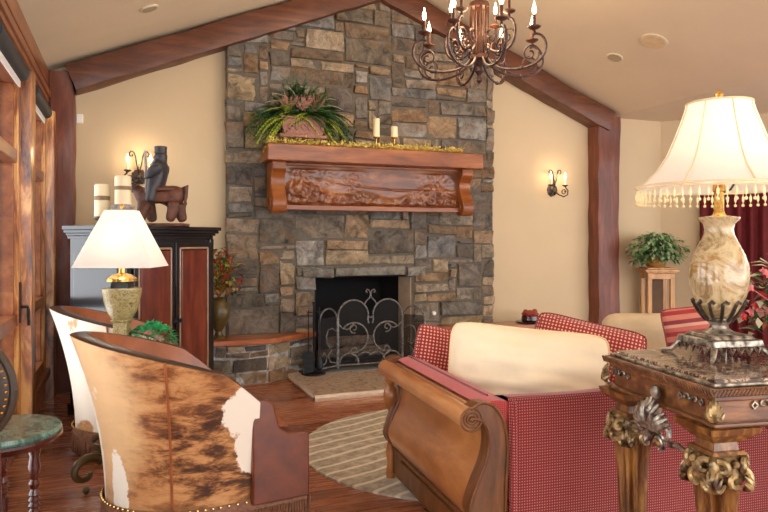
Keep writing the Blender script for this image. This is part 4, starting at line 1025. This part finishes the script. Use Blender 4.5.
b=MB(); b.box(.16,SWD-.14,-.02,SL-.06,.10,.28); b.build('seat_base',M['check'],sf,smooth=None,bevel=.01)
for x in (.2,SWD-.2): MB().box(x-.03,x+.03,-.02,.04,0,.10).build('leg',M['sofa_dark'],sf,smooth=None)
def pillow_mesh(w,h,t,n=22,pinch=.07,wr=0,seed=0):
    b=MB()
    def f(s):
        def g(u,v):
            a,c=u*2-1,v*2-1
            e=(1-a*a)**.62*(1-c*c)**.62 if abs(a)<1 and abs(c)<1 else 0
            rc=1-.11*(a*c)**4; x=rc*a*w/2*(1 - pinch*(1-abs(c)**2)*abs(a)); z=rc*c*h/2*(1-pinch*(1-abs(a)**2)*abs(c))
            k=wr*noise.noise(Vector((a*2.2+seed,c*5,s)))*e + .6*wr*math.sin(a*16+c*5+seed)*max(0,c)**2*e*(1-abs(a))
            return (x,s*t/2*e+k*s,z)
        return g
    b.grid(f(1),n,n); b.grid(lambda u,v:f(-1)(1-u,v),n,n)
    return b
def pillow(name,w,h,t,mat,pm,label,loc,rot,cat='pillow',group=None,wr=.01,seed=0,pinch=.07):
    r=thing(name,label,cat,loc,0,group); r.rotation_euler=rot
    pillow_mesh(w,h,t,26,pinch,wr,seed).build('pillow_cover',mat,r,smooth=80)
    pts=[]
    for k in range(81):
        q=k/80*4; sd=min(3,int(q)); f=q-sd; cs=[(-1,-1),(1,-1),(1,1),(-1,1),(-1,-1)]
        a=cs[sd][0]+(cs[sd+1][0]-cs[sd][0])*f; c=cs[sd][1]+(cs[sd+1][1]-cs[sd][1])*f
        rc=1-.11*(a*c)**4; pts.append((rc*a*w/2*(1-pinch*(1-abs(c)**2)*abs(a)),0,rc*c*h/2*(1-pinch*(1-abs(a)**2)*abs(c))))
    MB().tube(pts,.006,6,False).build('piping',pm,r)
    return r
# seat cushions of the sofa
for k in range(3):
    w=(SWD-.5)/3; r=thing('seat_cushion',['red woven seat cushion at the left end of the sofa','red woven seat cushion in the middle of the sofa','red woven seat cushion at the right end of the sofa'][k],'cushion',(0,0,0),0,'loose seat cushions of the sofa')
    r.matrix_world=Matrix.Translation((1.272,2.37,0))@Matrix.Rotation(math.radians(-3.9),4,'Z')@Matrix.Translation((.25+w*(k+.5),.62,.37))@Matrix.Rotation(PI/2,4,'X')
    pillow_mesh(w-.01,.80,.18,16,.02).build('cushion_cover',M['check'],r,smooth=80)
pillow('velvet_pillow',.82,.52,.28,M['cream'],M['piping'],'large cream velvet pillow leaning inside the sofa back',(1.845,2.84,.665),(math.radians(-12),math.radians(4),math.radians(-36)),wr=.035,seed=2)
pillow('checked_pillow',.40,.40,.15,M['check2'],M['check'],'red checked pillow in the corner of the sofa, left of the cream pillow',(1.66,3.34,.665),(math.radians(-12),math.radians(12),math.radians(-14)),group=None,seed=4)
pillow('bolster_pillow',.60,.46,.26,M['check2'],M['check'],'large red checked cushion behind the cream pillow, tilting down to the right',(2.26,2.92,.70),(math.radians(-12),math.radians(11),math.radians(-42)),seed=7)

# ------------------------------------------------------------------ ornate console table
ct=thing('carved_console_table','ornate carved console table with dark marble top and fluted gilded legs behind the sofa','table',(1.636,1.507,0),math.radians(-9))
TL,TD=1.35,.62; TT=.925
b=MB(); b.box(.03,TL-.03,.03,TD-.03,TT-.02,TT); b.build('marble_top',M['dark_marble'],ct,smooth=None,bevel=.006)
b=MB(); 
# marble edge and rope moulding frame; silver tone paints in the edge highlight
b.box(.016,TL-.016,.016,TD-.016,TT-.022,TT-.010)
b.build('marble_edge',M['silver'],ct,smooth=None,bevel=.005)
b=MB(); b.box(0,TL,0,TD,TT-.045,TT-.022); b.box(.015,TL-.015,.015,TD-.015,TT-.065,TT-.045); b.box(.01,TL-.01,.01,TD-.01,.78,.795)
b.build('top_moulding',M['console_h'],ct,smooth=None,bevel=.006)
b=MB(); n=0
def rope(ax,L,c):
    k=int(L/.013)
    for i in range(k):
        t=(i+.5)/k*L
        if ax=='x': b.tube([(t-.006,c-.002,TT-.043),(t+.006,c-.004,TT-.024)],.0042,5)
        else: b.tube([(c-.002,t-.006,TT-.043),(c-.004,t+.006,TT-.024)],.0042,5)
rope('x',TL,0); rope('y',TD,0); b.build('rope_carving',M['console_h'],ct)
b=MB(); b.box(.03,TL-.03,.03,TD-.03,.79,TT-.06); b.build('apron',M['console_h'],ct,smooth=None)
# applied scrolls on apron
def scrollorn(b,org,ud,nd,s=1):
    O_=Vector(org); U=Vector(ud); N=Vector(nd); Zv=Vector((0,0,1))
    def P(u,v,n=.004): return O_+U*u*s+Zv*v*s+N*n
    for q in (-1,1):
        b.tube([P(q*(.028+(.022-.0026*k)*math.cos(2.8-k*.55)),(.020-.0022*k)*math.sin(2.8-k*.55)) for k in range(9)],.0045,6)
        b.tube([P(q*.05,0),P(q*.065,.012),P(q*.075,.0),P(q*.065,-.012),P(q*.05,0)],.004,5)
    b.ball(P(0,0,.006),.008,8)
for org,u_,n_,k_ in [((.03,y,.843),(0,-1,0),(-1,0,0),.8) for y in (.14,.545)]+[((x,.03,.843),(1,0,0),(0,-1,0),.9) for x in (.22,.31,.40,.85,.95,1.05)]:
    b=MB(); scrollorn(b,org,u_,n_,k_); b.build('apron_scroll',M['silver'],ct)
def acanthus(b,org,nd,h,w,n=9):
    O_=Vector(org); N=Vector(nd).normalized(); S=Vector((0,0,1)).cross(N)
    for i in range(n):
        a=(i/(n-1)-.5)*2.0; L=h*(1-.25*abs(a))
        pts=[O_+ (S*math.sin(a)*w*t + Vector((0,0,1))*math.cos(a)*L*t + N*(.012+.022*math.sin(t*PI*.9))) for t in [k/6 for k in range(7)]]
        b.tube(pts,[v*(h/.09)**.6 for v in (.004,.007,.010,.012,.011,.008,.004)],6)
for x,y,nn in ((.026,.026,(-1,-1,0)),(.026,TD-.026,(-1,.3,0)),(TL-.026,.026,(1,-1,0))):
    b=MB(); b2=Vector((x,y,.80)); acanthus(b,b2,nn,.075,.03,7)
    b.build('corner_leaf',M['gilt'],ct)
# big shell cluster on the side, above the far leg
b=MB(); acanthus(b,(.012,.30,.70),(-1,0,0),.115,.12,13)
for q in (-1,1):
    b.tube([(.0,.30+q*(.062+(.042-.0045*k)*math.cos(2.5-k*.6)),.70+(.046-.005*k)*math.sin(2.5-k*.6)) for k in range(9)],.009,7)
    b.tube([(.002,.30+q*(.036+(.028-.0035*k)*math.cos(2.5-k*.6)),.655+(.034-.004*k)*math.sin(2.5-k*.6)) for k in range(9)],.008,7)
    b.tube([(.015,.30+q*.07,.67),(.012,.30+q*.12,.68),(.012,.30+q*.155,.672),(.012,.30+q*.185,.685)],[.011,.009,.006,.004],6)
b.ball((.008,.30,.83),.02,10,(.8,1,1.3)); b.build('shell_carving',M['silver'],ct)
def leg(x,y,full=True):
    b=MB(); b.frustum(x,y,.76,.78,.085,.085,.09,.09); b.frustum(x,y,.745,.76,.068,.068,.078,.078); b.frustum(x,y,.73,.745,.052,.052,.062,.062)
    b.frustum(x,y,.70,.73,.045,.045,.040,.040); b.frustum(x,y,.692,.702,.062,.062,.055,.055)
    b.lathe([(.085,0),(.085,.04),(.06,.055),(.05,.08),(.046,.2),(.05,.35),(.058,.50),(.068,.59),(.074,.60)],(x,y,0),80,10,.34)
    L=b.build('leg',M['console'],ct,smooth=40)
    b=MB(); b.lathe([(.060,0),(.078,.02),(.088,.05),(.080,.085),(.055,.105)],(x,y,.59),48,8,.16); b.build('capital',M['gilt'],L)
    b=MB()
    for k in range(4):
        a=k*PI/2+PI/4; dx,dy=math.cos(a),math.sin(a)
        # volutes at the corners
        for q in (-1,1):
            tx,ty=-dy*q,dx*q
            b.tube([(x+dx*.078+tx*(.030+(.028-.003*j)*math.cos(2.2-j*.6))*.9,y+dy*.078+ty*(.030+(.028-.003*j)*math.cos(2.2-j*.6))*.9,.655+(.028-.003*j)*math.sin(2.2-j*.6)) for j in range(9)],.0105,7)
        acanthus(b,(x+dx*.062,y+dy*.062,.580),(dx,dy,0),.075,.04,7)
    for k in range(4):
        a=k*PI/2; dx,dy=math.cos(a),math.sin(a); tx,ty=-dy,dx
        b.ball((x+dx*.082+tx*.0,y+dy*.082,.672),.014,10); b.ball((x+dx*.08+tx*.026,y+dy*.08+ty*.026,.668),.010,8); b.ball((x+dx*.08-tx*.026,y+dy*.08-ty*.026,.668),.010,8)
        b.tube([(x+dx*.08+tx*(.026-.003*j)*math.cos(-1-j*.6),y+dy*.08+ty*(.026-.003*j)*math.cos(-1-j*.6),.625+(.028-.003*j)*math.sin(-1-j*.6)) for j in range(8)],.010,7)
    b.build('capital_carving',M['gilt'],L)
for x,y in ((.08,.09),(.08,TD-.07),(TL-.09,.09),(TL-.09,TD-.09)): leg(x,y)
b=MB(); b.prism([(.2,.79),(.5,.79),(.46,.755),(.40,.74),(.35,.72),(.30,.74),(.24,.755)],.032,.06,'y'); b.ball((.35,.03,.735),.018,10,(1,.6,1.2)); b.build('apron_drop',M['console_h'],ct,smooth=30)

# ------------------------------------------------------------------ big lamp
LQ=at(719,0,2.46); lm=thing('marble_urn_lamp','tall honey marble urn lamp with beaded ivory bell shade on the console table','lamp',(LQ.x,LQ.y,TT),math.radians(-9))
b=MB(); b.frustum(0,0,.045,.07,.105,.105,.10,.10); b.frustum(0,0,.07,.085,.085,.085,.075,.075)
b.lathe([(.06,.085),(.035,.10),(.03,.115),(.045,.13),(.05,.14)],n=24)
b.build('lamp_base',M['silver'],lm,bevel=.004)
b=MB()
for sx in (-1,1):
    for sy in (-1,1):
        b.tube([(sx*.085,sy*.085,.05),(sx*.10,sy*.10,.035),(sx*.115,sy*.115,.012),(sx*.14,sy*.14,.005)],[.012,.011,.009,.006],8)
for s in (-1,1):
    for k in range(5):
        t=-.07+.035*k; b.tube([(t-.01,s*.107,.045),(t,s*.11,.022),(t+.012,s*.107,.042)],.005,5); b.tube([(s*.107,t-.01,.045),(s*.11,t,.022),(s*.107,t+.012,.042)],.005,5)
b.build('pierced_feet',M['silver'],lm)
b=MB()
for k in range(12):
    a=2*PI*k/12; b.tube([(.045*math.cos(a),.045*math.sin(a),.13),(.07*math.cos(a),.07*math.sin(a),.16),(.088*math.cos(a),.088*math.sin(a),.195),(.086*math.cos(a+.12),.086*math.sin(a+.12),.205),(.094*math.cos(a+.2),.094*math.sin(a+.2),.198)],.006,6)
b.build('leaf_cup',M['iron'],lm)
MB().lathe([(.04,.135),(.06,.155),(.08,.19),(.096,.24),(.102,.29),(.100,.33),(.088,.37),(.066,.415),(.052,.445),(.049,.465),(.054,.485),(.07,.50),(.072,.508),(.05,.512),(.03,.515)],n=40).build('marble_urn',M['lamp_marble'],lm,smooth=60)
MB().lathe([(.03,.512),(.022,.52),(.017,.53),(.017,.60),(.022,.605),(.02,.64)],n=20).build('lamp_neck',M['brass'],lm)
b=MB(); b.tube([(.02,-.0,.60),(.04,-.01,.61),(.055,-.01,.63)],.004,6); b.build('switch_key',M['iron_dark'],lm)
sp=[(.286,.61),(.285,.618),(.262,.635),(.216,.68),(.180,.735),(.152,.80),(.130,.86),(.118,.895),(.112,.918),(.111,.926)]
b=MB(); n=48; V=[]
for r,z in sp:
    for k in range(n):
        a=2*PI*k/n; V.append((r*math.cos(a)*(1+.01*math.cos(8*a)),r*math.sin(a)*(1+.01*math.cos(8*a)),z))
m=len(sp); b.add(V,[(i*n+k,i*n+(k+1)%n,(i+1)*n+(k+1)%n,(i+1)*n+k) for i in range(m-1) for k in range(n)]); b.build('lamp_shade',M['shade2'],lm,smooth=60,solid=.003)
b=MB()
for k in range(8):
    a=2*PI*k/8+TH*0-.28; b.tube([(r*math.cos(a)*1.012,r*math.sin(a)*1.012,z) for r,z in sp],.0028,5)
for rr,z in ((.287,.612),(.287,.622),(.113,.926)): b.tube([(rr*math.cos(a),rr*math.sin(a),z) for a in [k*2*PI/48 for k in range(49)]],.004,5)
b.build('shade_braid',M['piping'],lm)
st0=None
for k in range(64):
    a=2*PI*k/64; x,y=.284*math.cos(a),.284*math.sin(a)
    if st0 is None:
        b=MB(); b.tube([(0,0,.612),(0,0,.560)],.0014,4,False); b.lathe([(.001,-.015),(.0045,-.007),(.0045,.006),(.001,.014)],(0,0,.588),8); b.ball((0,0,.562),.006,8); st0=b.build('bead_strand',M['bead'],lm); q=st0
    else: q=st0.copy(); C.objects.link(q); q.parent=lm
    q.location=(x,y,0)
b=MB(); b.tube([(0,0,.64),(0,0,.935)],.004,6); b.tube([(-.107,0,.92),(.107,0,.92)],.002,4); b.lathe([(.008,.93),(.014,.940),(.009,.950),(.016,.961),(.008,.971),(.002,.976)],n=12); b.build('finial',M['brass'],lm)
b=MB(); b.ball((0,0,.72),.03,12,(1,1,1.3)); b.build('bulb',emit('lamp_bulb2',(1,.9,.72),2),lm)
pointlight('right_lamp_glow',(LQ.x+.03,LQ.y,TT+.77),1.0,(1,.88,.7),.04)

# flowers on console
f0=at(800,0,2.50); fl=thing('silk_flower_arrangement','arrangement of red and pink silk flowers at the right edge of the console table','flowers',(f0.x,f0.y,TT))
MB().lathe([(.05,0),(.07,.03),(.085,.08),(.075,.10)],n=24).build('bowl',M['urn_dark'],fl)
for nm,mt_,n,R,sz in (('foliage_spray','leaf_grey',150,.24,.05),('foliage_spray','leaf_dark',110,.20,.07),('flower_spray','red_bloom',120,.24,.02),('flower_spray','pink_bloom',120,.24,.02),('foliage_spray','leaf_rust',110,.22,.04)):
    b=MB()
    for i in range(n):
        a=rd(0,2*PI); e=rd(-.25,1.45); rr=R*rd(.45,1); c=Vector((math.cos(a)*math.cos(e)*rr*.95,math.sin(a)*math.cos(e)*rr*.8,.12+math.sin(e)*rr*1.25))
        if nm=='flower_spray' and i%3==0:
            for k in range(5): b.leaf(c,Vector((math.cos(k*1.25),math.sin(k*1.25)*.6-.3,math.sin(k*1.25+.4))),(0,-1,.3),sz,sz*.8,.2)
        else: b.leaf(c,Vector((rd(-1,1),rd(-1,1),rd(-.6,1))),(0,-.3,1),sz*rd(.7,1.2),sz*.5,.3)
        if i%6==0: b.tube([(0,0,.08),c*.5+Vector((0,0,.06)),c],.0022,4,False)
    b.build(nm,M[mt_],fl)
b=MB(); b.tube([(-.02,0,.1),(-.10,-.02,.30),(-.24,-.03,.36)],.002,4); b.tube([(-.03,0,.02),(-.14,-.06,.05),(-.22,-.09,.02)],.003,4); b.build('stems',M['leaf_grey'],fl)

# ------------------------------------------------------------------ plant stand and ivy
ps=thing('pedestal_plant_stand','tall honey pine pedestal stand with open glazed sides against the back wall','plant stand',(6.03,6.40,0),math.radians(-25))
w=.165; b=MB()
b.box(-w,w,-w,w,0,.10); b.build('base',M['pine'],ps,smooth=None,bevel=.008)
for sx in (-1,1):
    for sy in (-1,1): MB().box(min(sx*w*.95,sx*(w*.95-.05)),max(sx*w*.95,sx*(w*.95-.05)),min(sy*w*.95,sy*(w*.95-.05)),max(sy*w*.95,sy*(w*.95-.05)),.10,.90).build('post',M['pine'],ps,smooth=None,bevel=.006)
b=MB(); b.box(-w*.95,w*.95,-w*.95,w*.95,.88,.95); b.box(-w-.01,w+.01,-w-.01,w+.01,.95,.97); b.box(-w-.03,w+.03,-w-.03,w+.03,.97,1.0); b.box(-w,w,-w,w,1.0,1.02); b.build('cap',M['pine'],ps,smooth=None,bevel=.006)
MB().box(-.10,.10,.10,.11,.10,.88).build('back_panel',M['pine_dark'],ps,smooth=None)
iv=thing('potted_ivy','bushy variegated ivy in a carved wooden pot on the pine pedestal stand','plant',(5.99,6.38,1.02))
MB().lathe([(.09,0),(.12,.03),(.10,.05),(.14,.12),(.15,.15),(.12,.15)],n=24,flute=12,fd=.06).build('pot',M['pine'],iv)
for mt_,n in (('leaf_var',420),('leaf',340),('leaf_dark',260)):
    b=MB()
    for i in range(n):
        a=rd(0,2*PI); e=rd(-.7,1.5); rr=rd(.15,.36); c=Vector((math.cos(a)*math.cos(e)*rr*1.05,math.sin(a)*math.cos(e)*rr*.7-.04,.20+math.sin(e)*rr*(.62)))
        if c.y>.24: c.y=.2
        b.leaf(c,Vector((math.cos(a)+rd(-.5,.5),math.sin(a)-.3,rd(-.9,.4))),(0,-.2,1),rd(.05,.085),rd(.035,.055),.35)
    b.build('ivy_leaves',M[mt_],iv)

# ------------------------------------------------------------------ beige armchair with striped pillow
bx=at(668,0,4.9); ba=thing('beige_armchair','beige upholstered armchair behind the sofa, mostly hidden','armchair',(bx.x,bx.y,0),math.radians(-20))
def rbox(x0,x1,y0,y1,z0,z1,nm,bev=.06):
    o=MB().box(x0,x1,y0,y1,z0,z1).build(nm,M['beige'],ba,smooth=60); m_=o.modifiers.new('b','BEVEL'); m_.width=bev; m_.segments=4; return o
rbox(-.40,.40,-.38,.40,.10,.30,'seat_base',.03); rbox(-.28,.28,-.36,.18,.30,.45,'seat_cushion',.05)
for s in (-1,1): rbox(min(s*.27,s*.42),max(s*.27,s*.42),-.38,.36,.10,.60,'arm',.07)
rbox(-.38,.38,.14,.42,.10,.78,'backrest',.11)
for x,y in ((-.34,-.32),(.34,-.32),(-.34,.34),(.34,.34)): MB().lathe([(.02,0),(.03,.10)],(x,y,0),10).build('leg',M['rosewood'],ba)
sp_=at(692,0,4.6); pillow('striped_pillow',.40,.40,.14,M['stripe'],M['check'],'dark red striped pillow on the beige armchair, left of the urn lamp',(sp_.x,sp_.y,.70),(math.radians(-12),math.radians(-6),math.radians(-18)))

# ------------------------------------------------------------------ curtains
def wallpt(t,off,z): return Vector((6.41+ux*t+uy*off, GY+uy*t-ux*off, z))
cu=[]
for t0,t1,lab in ((.46,1.25,'left burgundy curtain panel behind the urn lamp'),(2.35,3.1,'right burgundy curtain panel beyond the window')):
    b=MB()
    def cf(u,v):
        t=t0+(t1-t0)*u; return wallpt(t,.10+.035*math.sin(u*38)+.01*math.sin(u*17),.03+2.36*v)
    b.grid(cf,110,6); r=b.build('curtain',M['curtain'],smooth=80,solid=.006); tag(r,lab,'curtain','burgundy curtains')
# window behind the curtains
r=bpy.data.objects.new('window_7',None); C.objects.link(r); r.location=(6.41,GY,0); r.rotation_euler=(0,0,ang); struct(r)
b=MB(); b.box(.8,2.9,-.03,0,2.2,2.28); b.box(.8,2.9,-.03,0,.5,.58); 
for x in (.8,1.8,2.82): b.box(x,x+.08,-.03,0,.58,2.2)
b.build('window_frame',M['frameh'],r,smooth=None,bevel=.004)
MB().box(.88,2.82,-.012,-.006,.58,2.2).build('pane',flat('dusk_pane',(150,160,170),.08,0,.05),r,smooth=None)
rod=thing('curtain_rod','dark wooden curtain rod with finial above the burgundy curtains','curtain rod',wallpt(1.8,.10,2.42)); rod.rotation_euler=(0,0,ang)
MB().tube([(-1.55,0,0),(1.5,0,0)],.022,14).build('pole',M['rosewood'],rod)
b=MB(); b.ball((-1.6,0,0),.045,12); b.ball((1.55,0,0),.045,12); b.build('finial',M['rosewood'],rod)
b=MB()
for x in (-1.3,1.3): b.box(x-.02,x+.02,0,.10,-.03,.03)
b.build('bracket',M['rosewood'],rod,smooth=None)

# ------------------------------------------------------------------ light and camera
w=bpy.data.worlds.new('sky'); bpy.context.scene.world=w; w.use_nodes=True
nt=w.node_tree; bg=nt.nodes['Background']; bg.inputs[0].default_value=(.93,.96,1,1); bg.inputs[1].default_value=2.5
sun=bpy.data.lights.new('sun','SUN'); sun.energy=9; sun.angle=math.radians(14); sun.color=(1,.95,.86); so=bpy.data.objects.new('sun',sun); C.objects.link(so)
so.rotation_euler=Vector((.5,.3,-.8)).to_track_quat('-Z','Y').to_euler()
cam=bpy.data.cameras.new('camera'); co=bpy.data.objects.new('camera',cam); C.objects.link(co); bpy.context.scene.camera=co
cam.sensor_width=36; cam.lens=F/768*36; cam.shift_y=-(256-HY)/768; cam.clip_start=.05
co.location=(0,0,EYE); co.rotation_euler=(PI/2,0,-TH)
vs=bpy.context.scene.view_settings; vs.view_transform='Standard'; vs.look='None'; vs.gamma=1; vs.exposure=.95; vs.use_curve_mapping=False
